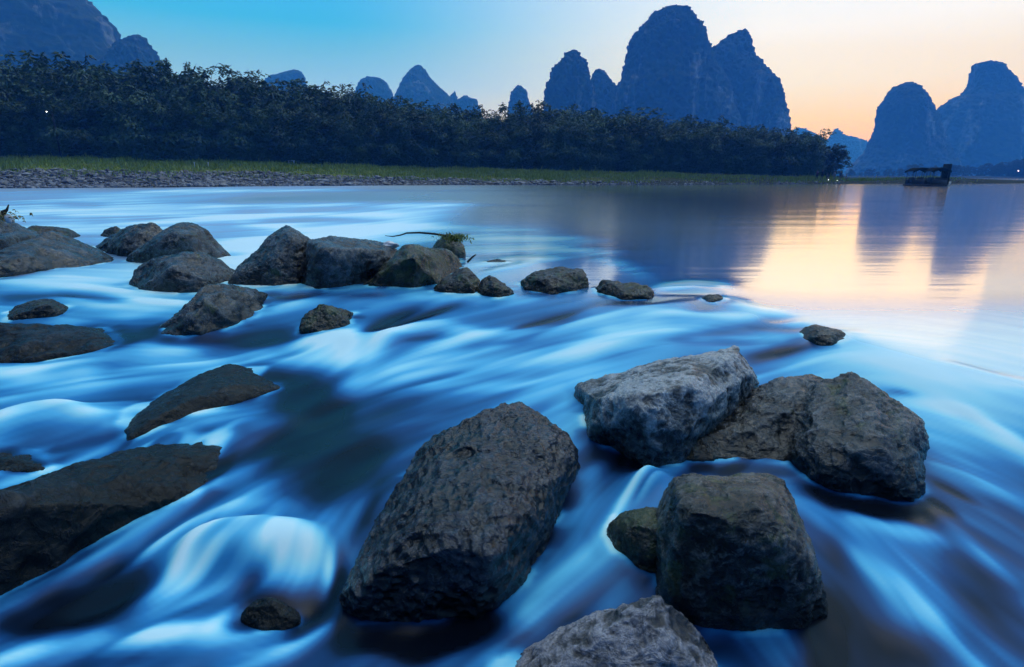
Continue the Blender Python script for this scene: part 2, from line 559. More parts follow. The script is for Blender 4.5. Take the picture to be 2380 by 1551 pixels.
# strokes of foam, slack water and painted-in rock shadow along the current: points (picture units), width, foam, lift (m)
ST = [
    # quick water above the weir, far left
    ([(0, 470), (260, 462), (560, 452)], 14, .30, .0), ([(-200, 505), (0, 500), (250, 490), (520, 486)], 17, .42, .03),
    ([(-100, 545), (160, 535), (420, 512), (700, 503)], 9, .30, .0), ([(120, 478), (260, 478)], 7, -.25, -.01),
    ([(60, 508), (150, 506)], 7, -.40, -.02), ([(180, 525), (420, 506), (620, 492)], 5, -.40, -.02),
    ([(240, 560), (460, 540)], 14, .25, .0), ([(500, 555), (640, 570), (560, 640)], 20, .2, 0),
    ([(480, 600), (560, 590)], 8, -.3, -.01),
    # below the first rocks; the dark strokes paint in their shade
    ([(0, 655), (150, 650), (300, 690), (420, 700)], 14, .32, .02), ([(0, 690), (160, 690), (300, 702)], 12, -.6, -.02),
    ([(60, 706), (130, 694), (260, 712), (400, 700)], 7, .42, .02), ([(150, 745), (300, 735), (420, 700)], 18, .22, .0),
    ([(0, 800), (150, 800), (300, 795), (370, 775)], 30, -.75, -.01),
    ([(380, 800), (520, 795), (660, 770)], 17, -.7, -.01), ([(540, 690), (700, 690), (900, 690)], 10, -.5, -.01),
    ([(620, 720), (760, 690), (900, 700)], 10, .18, .01), ([(700, 785), (640, 790), (560, 800)], 9, -.5, 0),
    # the bright apron that fans out from the small dark rock
    ([(-60, 868), (120, 846), (330, 812), (560, 800), (720, 793), (850, 822)], 26, .50, .03),
    ([(-60, 910), (200, 880), (440, 842), (600, 830)], 22, .30, .01),
    ([(700, 800), (800, 780), (850, 805), (800, 840)], 20, .42, .04),
    ([(830, 830), (860, 775), (900, 745), (960, 720)], 14, -.62, -.03), ([(900, 770), (980, 735), (1060, 705)], 7, -.5, -.02),
    ([(860, 840), (905, 790), (940, 770)], 7, .55, .03), ([(880, 810), (960, 765), (1040, 760), (1120, 785)], 12, .35, .03),
    ([(950, 690), (1100, 690), (1230, 700)], 8, .32, .01), ([(940, 800), (1020, 785)], 10, -.35, -.02),
    ([(900, 850), (1060, 800), (1260, 770), (1460, 735), (1600, 720)], 20, .40, .03),
    ([(820, 900), (1050, 850), (1300, 830), (1560, 775), (1720, 745)], 26, .40, .01),
    ([(1000, 905), (1240, 890), (1400, 850)], 18, .28, .0), ([(640, 840), (720, 850), (860, 850)], 14, .38, .02),
    ([(1080, 800), (1200, 795), (1330, 742)], 10, -.34, -.02), ([(1180, 770), (1290, 738), (1340, 722)], 6, -.55, -.02),
    ([(1560, 790), (1720, 760), (1880, 765)], 11, -.34, -.02), ([(1780, 742), (1850, 740)], 12, -.55, -.03),
    ([(1740, 830), (1830, 815), (1900, 800)], 14, -.55, -.02), ([(1400, 800), (1600, 790)], 11, -.22, 0),
    # long lanes on the pool, upstream: sky and forest reflections painted as foam
    ([(330, 446), (700, 443), (1300, 444)], 3.5, .42, .0), ([(460, 480), (800, 476), (1320, 478)], 5, .38, .0), ([(430, 505), (700, 498), (930, 500)], 5, .50, .0),
    ([(560, 520), (640, 525), (760, 540)], 7, .4, .0), ([(720, 532), (960, 530), (1260, 534)], 7, .36, .0), ([(930, 556), (1150, 552), (1420, 560)], 9, .38, .0),
    ([(1060, 580), (1250, 577), (1440, 586)], 8, .46, .0), ([(980, 455), (1450, 456), (1800, 454)], 3, .35, .0), ([(1460, 470), (2000, 468), (2400, 470)], 3, .30, .0),
    ([(1500, 496), (1800, 498), (2380, 496)], 4, .26, .0), ([(520, 462), (900, 461), (1180, 463)], 4, -.3, .0), ([(620, 513), (800, 512), (900, 514)], 5, -.4, .0),
    ([(1500, 620), (1650, 630), (1780, 622)], 9, .18, .0), ([(1700, 540), (1900, 538), (2300, 540)], 6, .18, .0), ([(1800, 600), (2100, 604), (2400, 600)], 9, .2, .0),
    # sills and standing lips on the weir
    ([(1095, 615), (1200, 602), (1290, 600)], 8, .6, .01), ([(1120, 640), (1170, 625), (1240, 612)], 8, .25, .02),
    ([(1130, 605), (1165, 604)], 5, -.5, .0), ([(1200, 655), (1190, 690)], 6, .5, .02),
    ([(1385, 600), (1440, 615), (1520, 655)], 7, .6, .01), ([(1530, 670), (1600, 660), (1700, 664)], 9, .9, .02),
    ([(1560, 682), (1640, 680)], 5, -.4, -.02), ([(1640, 690), (1665, 700), (1600, 730)], 5, -.55, -.02),
    ([(1680, 690), (1740, 712), (1860, 745)], 14, .5, .015), ([(1500, 725), (1640, 735), (1760, 735)], 9, .40, .01),
    ([(1380, 700), (1500, 705), (1620, 690)], 6, -.40, -.01),
    # left: ridge of drowned rock, skins of water sliding over it
    ([(-40, 1010), (60, 965), (150, 955), (200, 985), (262, 990)], 14, .55, .05), ([(0, 1040), (140, 1010)], 12, -.2, 0),
    ([(0, 1080), (90, 1080)], 16, -.5, 0), ([(-20, 1140), (110, 1092), (285, 1022)], 9, .45, .0),
    ([(300, 1012), (420, 972), (520, 965)], 10, .50, .02), ([(535, 1010), (585, 985)], 14, .30, .02),
    ([(470, 1060), (500, 1030)], 5, .45, .01), ([(480, 925), (540, 905), (640, 895)], 4, .35, .0),
    ([(280, 1030), (200, 1075), (60, 1120)], 5, .25, .0), ([(330, 960), (430, 900), (520, 850)], 6, .10, .02),
    ([(600, 880), (700, 900), (780, 930)], 40, -.50, -.01), ([(690, 950), (760, 1000), (620, 1060)], 50, -.60, -.03),
    ([(880, 1000), (820, 1080), (700, 1120)], 55, -.50, -.02), ([(560, 1060), (420, 1140), (300, 1200)], 20, -.4, 0),
    ([(640, 1060), (480, 1140), (300, 1265), (60, 1375), (-60, 1420)], 17, .26, .02),
    ([(1000, 960), (860, 1010), (700, 1085), (560, 1170), (330, 1290)], 20, .18, .02),
    ([(560, 1180), (430, 1230), (300, 1320), (60, 1440)], 14, .18, .01),
    ([(40, 1460), (160, 1420), (330, 1330)], 34, -.55, -.03),
    # the spout that pours over a hidden boulder
    ([(340, 1290), (450, 1215), (560, 1182), (680, 1182), (780, 1225), (815, 1290)], 11, .26, .02),
    ([(420, 1300), (500, 1215), (620, 1205), (740, 1245)], 9, -.34, .0),
    ([(400, 1330), (450, 1270), (530, 1238), (625, 1228)], 18, .62, .03), ([(640, 1262), (680, 1252), (720, 1272), (760, 1285)], 15, .66, .02),
    ([(770, 1290), (765, 1370)], 10, .60, .0), ([(600, 1300), (680, 1310), (750, 1320)], 34, .62, .0),
    ([(360, 1400), (470, 1320), (560, 1280)], 44, .52, .0), ([(560, 1400), (600, 1330)], 20, -.18, 0),
    ([(570, 1400), (640, 1385)], 20, -.30, -.01), ([(560, 1450), (640, 1420), (740, 1420)], 30, -.75, -.04),
    ([(600, 1380), (680, 1370)], 14, .16, .03), ([(490, 1475), (540, 1410)], 9, .60, .02),
    ([(-40, 1560), (200, 1495), (430, 1480), (640, 1480)], 28, .44, .02), ([(480, 1580), (700, 1490), (780, 1440)], 20, .42, .02),
    ([(240, 1540), (420, 1520)], 24, -.15, 0),
    # dark water in front of the pitted boulder, its shadow painted in
    ([(820, 1470), (980, 1480), (1150, 1460)], 34, -1.0, -.02), ([(780, 1300), (800, 1400), (830, 1480)], 17, -.5, 0),
    ([(830, 1250), (900, 1110)], 16, -.3, 0), ([(1180, 1370), (1230, 1300), (1255, 1220)], 16, -.5, 0),
    ([(1330, 1010), (1345, 1030)], 8, .4, .0), ([(1330, 1060), (1400, 1060)], 10, -.4, 0),
    # channel between the boulders
    ([(1375, 1070), (1370, 1160), (1290, 1250)], 18, .18, .0), ([(1440, 1260), (1340, 1310), (1240, 1400), (1100, 1530)], 26, .16, .0),
    ([(1400, 1040), (1480, 1085), (1540, 1100)], 15, -.55, 0), ([(1500, 1330), (1540, 1380)], 20, -.4, 0),
    ([(1595, 1085), (1520, 1110), (1455, 1165), (1422, 1218)], 10, .55, .03), ([(1560, 1120), (1500, 1160), (1480, 1185)], 8, .35, .03),
    ([(1580, 1110), (1470, 1170)], 3, -.3, 0), ([(1600, 1020), (1690, 905), (1760, 870)], 14, .30, .0),
    # slack water and painted shadow below the big right-hand boulder
    ([(1580, 1092), (1700, 1095), (1850, 1105)], 12, -.55, 0), ([(1880, 1140), (2000, 1180), (2150, 1178)], 22, -.85, -.01),
    ([(1930, 1240), (1960, 1300)], 24, -.25, 0), ([(1920, 1420), (1930, 1560)], 40, -.8, -.01),
    ([(2040, 1480), (2200, 1560)], 50, -.35, -.02),
    # right: threads of water drawn round the boulder
    ([(1960, 1200), (2090, 1235), (2180, 1250)], 18, .42, .02), ([(2160, 1180), (2250, 1260), (2420, 1420)], 20, .20, .02),
    ([(1900, 1230), (2000, 1300), (2180, 1460), (2300, 1580)], 24, .22, .02), ([(2150, 1060), (2260, 1110), (2420, 1200)], 12, .25, .02),
    ([(2165, 1110), (2260, 1160)], 7, -.4, -.01), ([(2155, 1150), (2210, 1185)], 8, -.5, -.01),
    ([(2080, 925), (2250, 960), (2420, 1060)], 16, .32, .02), ([(2200, 845), (2320, 880), (2420, 900)], 10, .40, .02),
    ([(2070, 910), (2110, 918)], 7, -.5, 0), ([(1960, 840), (2120, 850), (2300, 920)], 20, .12, 0),
    ([(1980, 770), (2000, 775)], 6, .35, .01),
]

# ------------------------------------------------------------------ river mesh
NC, NR = 900, 820
tt = np.concatenate([0.75 * np.exp(np.linspace(0, math.log(160 / .75), NR)), np.geomspace(166, 2340, 36)])
vv = np.linspace(-1, 1, NC)
uu = 1.02 * vv + .30 * vv ** 5
T, U = np.meshgrid(tt, uu, indexing='ij')
X = U * T
Y = T - 1.5
Zl = level(X, Y)
PX, PY = project(X, Y, Zl)
front = Y > 0.35
PX = np.where(front, PX, 1190 + 900 * U)
PY = np.where(front, PY, 1551 + (0.35 - Y) * 600)

# direction of the current (picture angle) from hand-set vectors
FL = np.array([(200, 470, -1, .03), (600, 480, -1, .04), (1200, 500, -1, 0), (1900, 520, -1, 0), (300, 640, -1, -.05), (650, 560, -1, .05),
               (1000, 740, -1, .3), (1400, 760, -1, .22), (1700, 720, -1, -.15), (1900, 850, -1, .25), (2200, 900, 1, .32),
               (2330, 1100, 1, .4), (2250, 1300, 1, .75), (2050, 1280, 1, .95), (2000, 1450, .6, 1), (600, 850, -1, .28),
               (100, 880, -1, .18), (300, 1200, -1, .62), (700, 1050, -1, .55), (1000, 880, -1, .22), (150, 1450, -1, .45),
               (500, 1500, -1, .3), (900, 1530, -1, .7), (1330, 1200, -.5, 1), (1300, 1400, -1, .85), (1450, 1150, -.9, .7),
               (820, 820, -.8, .45), (1600, 1000, -1, .9), (430, 1300, -1, .8), (750, 1280, -.3, 1), (2100, 800, 1, .12),
               (900, 660, -1, .1), (400, 760, -1, -.05), (150, 740, -1, -.1)])
ang = np.arctan2(FL[:, 3], FL[:, 0 + 2])
W_ = 0
C2 = np.zeros_like(PX)
S2 = np.zeros_like(PX)
for (fx, fy, *_), a in zip(FL, ang):
    w = 1.0 / (((PX - fx) / 1.5) ** 2 + (PY - fy) ** 2 + 900.0) ** 1.3
    C2 += w * math.cos(2 * a)
    S2 += w * math.sin(2 * a)
th = .5 * np.arctan2(S2, C2)
DX, DY = np.cos(th), np.sin(th)
DX, DY = np.where(DX < 0, -DX, DX), np.where(DX < 0, -DY, DY)
# picture step -> grid step
di, dj = np.gradient(PX), np.gradient(PY)
a11, a12 = di[1], di[0]          # dPX/dcol, dPX/drow
a21, a22 = dj[1], dj[0]
det = a11 * a22 - a12 * a21
det = np.where(np.abs(det) < 1e-4, 1e-4, det)
GC = (DX * a22 - DY * a12) / det
GR = (-DX * a21 + DY * a11) / det


def lic(noise, steps, step):
    """smear a noise field along the current, so that foam gathers in threads"""
    n0, n1 = noise.shape
    R0, C0 = np.meshgrid(np.arange(n0, dtype=np.float32), np.arange(n1, dtype=np.float32), indexing='ij')
    acc = noise.copy()
    cnt = 1.0
    for sgn in (1, -1):
        r, c = R0.copy(), C0.copy()
        for k in range(steps):
            ri = np.clip(r, 0, n0 - 1).astype(np.int32)
            ci = np.clip(c, 0, n1 - 1).astype(np.int32)
            r = r + sgn * step * np.clip(GR[ri, ci], -3, 3)
            c = c + sgn * step * np.clip(GC[ri, ci], -3, 3)
            r = np.clip(r, 0, n0 - 1.01)
            c = np.clip(c, 0, n1 - 1.01)
            rf, cf = r.astype(np.int32), c.astype(np.int32)
            fr, fc = r - rf, c - cf
            v = (noise[rf, cf] * (1 - fr) + noise[rf + 1, cf] * fr) * (1 - fc) + \
                (noise[rf, cf + 1] * (1 - fr) + noise[rf + 1, cf + 1] * fr) * fc
            w = .5 + .5 * math.cos(math.pi * (k + 1) / (steps + 1))
            acc += w * v
            cnt += w
    return acc / cnt


sc_ = np.clip((PY - 405) / 420.0, .12, 1.25)        # threads look finer farther off
lg = np.log(np.maximum(T, .1))
n_f = vnoise(U * 60, lg * 60, seed=3).astype(np.float32)
n_c = vnoise(U * 26 + 3, lg * 30, seed=5).astype(np.float32)
n_b = vnoise(U * 9 + 3, lg * 12, seed=8).astype(np.float32)
L1 = lic(n_f, 20, 8.0)
L2 = lic(n_c, 18, 14.0)
L3 = lic(n_b, 8, 26.0)
L1 /= L1.std()
L2 /= L2.std()
L3 /= L3.std()

# foam density; its pool and quick terms also paint in sky reflection
wv_ = np.interp(X, WX, WY) - Y
rapid = sstep(-.9, 1.9, wv_)                         # below the weir
quick = sstep(-1.3, -4.2, X - .02 * Y) * np.maximum(sstep(40, 22, Y), .75 * sstep(-8, -22, X))      # fast tongue upstream on the left
quick *= (1 - rapid)
pool = sstep(1.5, 3.2, X) * sstep(7.8, 4.2, Y) * sstep(1.3, 3.0, Y)
foam = (.33 + .14 * sstep(1.7, 3.8, Y)) * rapid + .52 * quick
foam = foam + ((.50 + .36 * sstep(2.0, 4.2, Y)) - foam) * pool
slow_right = sstep(1.6, 3.0, X) * sstep(2.4, 3.6, Y)
pool2 = sstep(-8, -4, X) * sstep(3.6, .6, X) * sstep(34, 9, Y) * (1 - rapid)
foam = foam + .50 * pool2
amp = np.clip(rapid + quick, 0, 1)
streak = .022 * L1 + .060 * L2 + .065 * L3
foam = foam + amp * streak
lift = np.zeros_like(foam)
for pts, wd, fo, lf_ in ST:
    P = np.array(pts, float)
    pad = wd * 3
    ext = (PX > P[:, 0].min() - pad) & (PX < P[:, 0].max() + pad) & (PY > P[:, 1].min() - pad) & (PY < P[:, 1].max() + pad) & front
    if not ext.any():
        continue
    qx, qy = PX[ext], PY[ext]
    wob = .38 * vnoise(qx / (wd * 2.6), qy / (wd * 1.5), seed=11)
    best = np.full(qx.shape, 1e9)
    par = np.zeros(qx.shape)
    tot = np.linalg.norm(np.diff(P, axis=0), axis=1).sum() + 1e-6
    run = 0
    for A, B in zip(P, P[1:]):
        d = B - A
        ll = np.hypot(*d) + 1e-6
        k = np.clip(((qx - A[0]) * d[0] + (qy - A[1]) * d[1]) / ll ** 2, 0, 1)
        ds = np.hypot(qx - A[0] - k * d[0], qy - A[1] - k * d[1])
        u_ = ds < best
        best = np.where(u_, ds, best)
        par = np.where(u_, (run + k * ll) / tot, par)
        run += ll
    prof = np.exp(-(best / wd * (1 + wob)) ** 2) * (.45 + .55 * np.sin(math.pi * np.clip(par * .9 + .05, 0, 1)))
    foam[ext] += fo * prof * (1 + .22 * L1[ext] * .5)
    lift[ext] += lf_ * prof
foam = lic(foam.astype(np.float32), 8, 6.0)
lift = lic(lift.astype(np.float32), 8, 6.0) * (.55 + .45 * sstep(2.5, 5, T))
n_t = vnoise(U * 150, lg * 150, seed=13).astype(np.float32)
L0 = lic(n_t, 26, 6.0)
L0 /= L0.std()
foam += (amp * .5 + .5 * (pool + pool2) * (1 - amp)) * (.030 * L1 + .034 * L0) * np.clip(foam * 2.2, .25, 1.1)
foam = np.clip(foam, 0, 1.15)

# surface relief
Z = Zl + lift
Z += amp * np.minimum(T / 4, 1.6) * (.005 * L2 + .009 * L3 + .0008 * L1)
calm = sstep(1.0, -1.6, wv_)
Z += calm * np.clip(T / 40, .1, 1) * .006 * vnoise(X * .25, Y * .9, seed=21)


def hump(px, py, rx, ry, h, sharp=1.0):
    """water heaped over a drowned boulder"""
    c = on_water(px, py)
    d = np.sqrt(((X - c[0]) / rx) ** 2 + ((Y - c[1]) / ry) ** 2)
    return h * np.exp(-d ** (2 * sharp))


Z += hump(600, 1275, .30, .16, .11, 1.5) - hump(640, 1430, .22, .12, .03)
Z += hump(110, 985, .45, .28, .06)
Z += hump(520, 1000, .40, .25, .05)
Z += hump(1510, 1140, .14, .16, .10)
Z += hump(1610, 672, .40, .25, .018)
Z += hump(900, 800, .35, .2, .05)
river_v = np.stack([X, Y, Z], -1).reshape(-1, 3)

m, nt, b = new_mat('river_water')
t = nt.nodes.new('ShaderNodeTexCoord').outputs['Object']
at = nt.nodes.new('ShaderNodeAttribute')
at.attribute_name = 'foam'
foam_s = at.outputs['Fac']
fr = ramp(nt, [(0.0, (.0015, .004, .010)), (.14, (.003, .013, .040)), (.30, (.008, .060, .19)), (.48, (.028, .22, .50)),
               (.66, (.11, .52, .80)), (.84, (.36, .80, .92)), (1.0, (.66, .92, .96))])
nt.links.new(foam_s, fr.inputs[0])
at4 = nt.nodes.new('ShaderNodeAttribute')
at4.attribute_name = 'calm'
nt.links.new(mix_col(nt, math_node(nt, 'MULTIPLY', at4.outputs['Fac'], map_range(nt, foam_s, .1, .35, 1, 0)), fr.outputs[0], (.06, .13, .19)), b.inputs['Base Color'])
at2 = nt.nodes.new('ShaderNodeAttribute')
at2.attribute_name = 'rough'
nt.links.new(at2.outputs['Fac'], b.inputs['Roughness'])
at3 = nt.nodes.new('ShaderNodeAttribute')
at3.attribute_name = 'calm'
nt.links.new(map_range(nt, at3.outputs['Fac'], 0, 1, 1.25, 2.4), b.inputs['IOR'])
w1 = noise_tex(nt, 1.0, 4, .6, mapping(nt, t, (.10, .75, 1)))
w2 = noise_tex(nt, 1.0, 3, .6, mapping(nt, t, (.6, 4.0, 1)))
bw = nt.nodes.new('ShaderNodeBump')
bw.inputs['Distance'].default_value = .06
nt.links.new(w1, bw.inputs['Height'])
nt.links.new(math_node(nt, 'MULTIPLY', at3.outputs['Fac'], .13), bw.inputs['Strength'])
bw2 = nt.nodes.new('ShaderNodeBump')
bw2.inputs['Distance'].default_value = .010
nt.links.new(w2, bw2.inputs['Height'])
nt.links.new(math_node(nt, 'MULTIPLY', at3.outputs['Fac'], .12), bw2.inputs['Strength'])
nt.links.new(bw.outputs[0], bw2.inputs['Normal'])
nt.links.new(bw2.outputs[0], b.inputs['Normal'])
gl = nt.nodes.new('ShaderNodeBsdfGlossy')
nt.links.new(at2.outputs['Fac'], gl.inputs['Roughness'])
nt.links.new(bw2.outputs[0], gl.inputs['Normal'])
gl.inputs['Color'].default_value = (.97, .98, 1, 1)
mxs = nt.nodes.new('ShaderNodeMixShader')
nt.links.new(math_node(nt, 'MULTIPLY', at3.outputs['Fac'], map_range(nt, foam_s, .2, .6, .62, .15)), mxs.inputs[0])
nt.links.new(b.outputs[0], mxs.inputs[1])
nt.links.new(gl.outputs[0], mxs.inputs[2])
nt.links.new(mxs.outputs[0], nt.nodes['Material Output'].inputs['Surface'])
M_WATER = m
rough = .10 + .20 * rapid + .20 * sstep(12, -12, X) * calm * sstep(6, 16, Y) + .45 * np.clip(foam, 0, 1) * amp - .03 * rapid
river = mesh_np('river_water', river_v, grid_faces(len(tt), NC), M_WATER, True, None,
                {'foam': foam, 'rough': rough, 'calm': calm})
tag(river, kind='structure')

# ------------------------------------------------------------------ ground, far bank
BX = np.array([-400, -120, -57, -13, 28, 53, 75, 100, 140, 400])
BY = np.array([40, 58, 65, 88, 95, 102, 106, 110, 116, 150])
HX = np.array([-400, -60, -13, 28, 53, 75, 100, 140])
HH = np.array([4.0, 3.65, 2.7, 2.1, 1.7, 1.1, .5, .45])


def bank_y(x):
    return np.interp(x, BX, BY)


def ground_z(x, y):
    x, y = np.asarray(x, float), np.asarray(y, float)
    l = y - bank_y(x) + 1.5 * vnoise(x * .08, y * .1, seed=31)
    H = np.interp(x, HX, HH)
    left = np.where(l < 0, -.9 * sstep(0, -14, l), H * np.interp(l, [0, 9, 20, 60, 400], [0, .46, 1, 1.05, 1.2]))
    spit = np.where(l < 0, -.9 * sstep(0, -14, l), H * np.sin(np.clip(l / 12, 0, 1) * math.pi) - .9 * sstep(11, 22, l))
    far_b = -.9 + 2.4 * sstep(372, 392, y)
    spit = np.maximum(spit, np.where(y > 200, far_b, -5))
    return left + (spit - left) * sstep(62, 82, x - .02 * (y - 100))


gt = np.concatenate([np.geomspace(.7, 45, 60), np.geomspace(46, 135, 200), np.geomspace(137, 2360, 90)])
gu = np.linspace(-1.6, 1.6, 420)
GT, GU = np.meshgrid(gt, gu, indexing='ij')
GX, GY = GU * GT, GT - 1.6
GZ = ground_z(GX, GY)
land = np.where(GY > 30, (GY - bank_y(GX)) / 20.0, -1)
land = land + np.interp(GX, [-45, 0, 40], [0, .20, .36]) * sstep(.0, .04, land)
GZ = GZ + np.where(land > 0, .12 * vnoise(GX * .6, GY * .6, seed=33) * np.clip(GT / 60, 0, 1), 0)
ground = mesh_np('ground', np.stack([GX, GY, GZ], -1).reshape(-1, 3), grid_faces(len(gt), len(gu)), M_GROUND, True, None,
                 {'land': np.clip(land * 1.05, -1, 3), 'mud': np.interp(GX, [-25, 35], [0, 1])})
tag(ground, kind='structure')

# shingle: thousands of cobbles along the water's edge
ico = bmesh.new()
bmesh.ops.create_icosphere(ico, subdivisions=1, radius=1)
iv = np.array([v.co[:] for v in ico.verts])
ifc = np.array([[v.index for v in f.verts] for f in ico.faces])
ico.free()
N = 15000
sx_ = rng.uniform(-1.0, .95, N)
yy0 = np.interp(sx_ * 100, BX, BY)
bx = sx_ * (yy0 + 10)
l_ = 11.5 * rng.random(N) ** 1.15 - .4
by = bank_y(bx) + l_
sz_ = rng.lognormal(-1.75, .45, N) * np.where(bx > 15, .75, 1.0)
keep = (sz_ < .9) & (bx < 84) & (l_ < np.interp(bx, [-45, 0, 40], [12, 6.5, 3.0])) & (rng.random(N) < np.interp(bx, [-40, 10, 60], [1, .5, .10]))
bx, by, sz_ = bx[keep], by[keep], sz_[keep]
N = len(bx)
bz = ground_z(bx, by)
scl = np.stack([sz_ * rng.uniform(.8, 1.5, N), sz_ * rng.uniform(.7, 1.1, N), sz_ * rng.uniform(.45, .8, N)], -1)
ang_ = rng.uniform(0, 6.28, N)
V = iv[None] * scl[:, None, :] * (1 + .18 * rng.standard_normal((N, len(iv), 1)))
cs, sn = np.cos(ang_)[:, None], np.sin(ang_)[:, None]
V = np.stack([V[..., 0] * cs - V[..., 1] * sn, V[..., 0] * sn + V[..., 1] * cs, V[..., 2]], -1)
V += np.stack([bx, by, bz + .05], -1)[:, None, :]
Fs = ifc[None] + (np.arange(N) * len(iv))[:, None, None]
sh = mesh_np('shingle', V.reshape(-1, 3), Fs.reshape(-1, 3), M_STONE, False)
tag(sh, 'grey cobbles of the shingle beach along the far bank', 'shingle', kind='stuff')

# grass strip between the shingle and the bamboo
N = 60000
bx = rng.uniform(-100, 88, N)
l_ = np.interp(bx, [-60, -10, 30], [6.0, 4.0, 2.5]) + 16 * rng.random(N) ** .8 + 2.2 * vnoise(bx * .15, bx * 0, seed=41)
l_ = np.where(bx > 20, l_ * np.interp(bx, [20, 60, 80], [1, .75, .45]) - np.interp(bx, [20, 50], [0, 1.0]), l_)
dens = vnoise(bx * .22, l_ * .35, seed=43) + .9 * (l_ - np.interp(bx, [-60, 0, 40], [8.5, 6.0, 4.0])) / 6
keep = (dens > rng.uniform(-.7, .7, N)) & (rng.random(N) < np.interp(bx, [-5, 40], [1, .35]))
bx, l_ = bx[keep], l_[keep]
N = len(bx)
by = bank_y(bx) + l_
bz = ground_z(bx, by)
hgt = (.25 + .3 * rng.random(N)) * (1 + .5 * vnoise(bx * .4, l_ * .6, seed=45)) * np.where(rng.random(N) > .985, 2.0, 1)
a = rng.uniform(0, 6.28, N)
lean = rng.uniform(.05, .35, N) * hgt
wd = .05 + .05 * rng.random(N)
base = np.stack([bx, by, bz - .03], -1)
side = np.stack([np.cos(a), np.sin(a), 0 * a], -1)
ld = np.stack([-np.sin(a), np.cos(a), 0 * a], -1)
p0 = base - side * wd[:, None]
p1 = base + side * wd[:, None]
p2 = base + ld * (lean * .4)[:, None] + side * (wd * .5)[:, None] + np.array([0, 0, 1]) * (hgt * .6)[:, None]
p3 = base + ld * lean[:, None] + np.array([0, 0, 1]) * hgt[:, None]
V = np.stack([p0, p1, p2, p3], 1)
gr = mesh_np('grass', V.reshape(-1, 3), np.arange(N * 4).reshape(-1, 4), M_GRASS, False)
tag(gr, 'green meadow grass in a strip below the bamboo grove', 'grass', kind='stuff')


# ------------------------------------------------------------------ boulders
def eval_mesh(o):
    dg = bpy.context.evaluated_depsgraph_get()
    e = o.evaluated_get(dg)
    return bpy.data.meshes.new_from_object(e)


def hull_points(sil, base, ridge, T):
    """sil / ridge: (px, py, k), k = depth behind the front waterline as a share of T; base: picture points on the waterline"""
    Bw = on_water([p[0] for p in base], [p[1] for p in base])
    yf = Bw[:, 1].min() if len(base) < 3 else np.median(Bw[:, 1])
    pts = []
    for p in Bw:
        pts += [p + (0, 0, .0), p + (0, .03, -.25), p + (0, T * .95, -.28)]
    for px, py, k in list(sil) + list(ridge):
        yb = np.interp(px, [q[0] for q in sorted(base)], Bw[np.argsort([q[0] for q in base]), 1]) if len(base) > 1 else yf
        q = at_depth(px, py, yb + k * T)
        pts.append(q)
    for px, py, k in sil[:1] + sil[-1:]:
        q = at_depth(px, py, yf + k * T)
        pts.append(np.array([q[0], q[1], -.3]))
    return pts


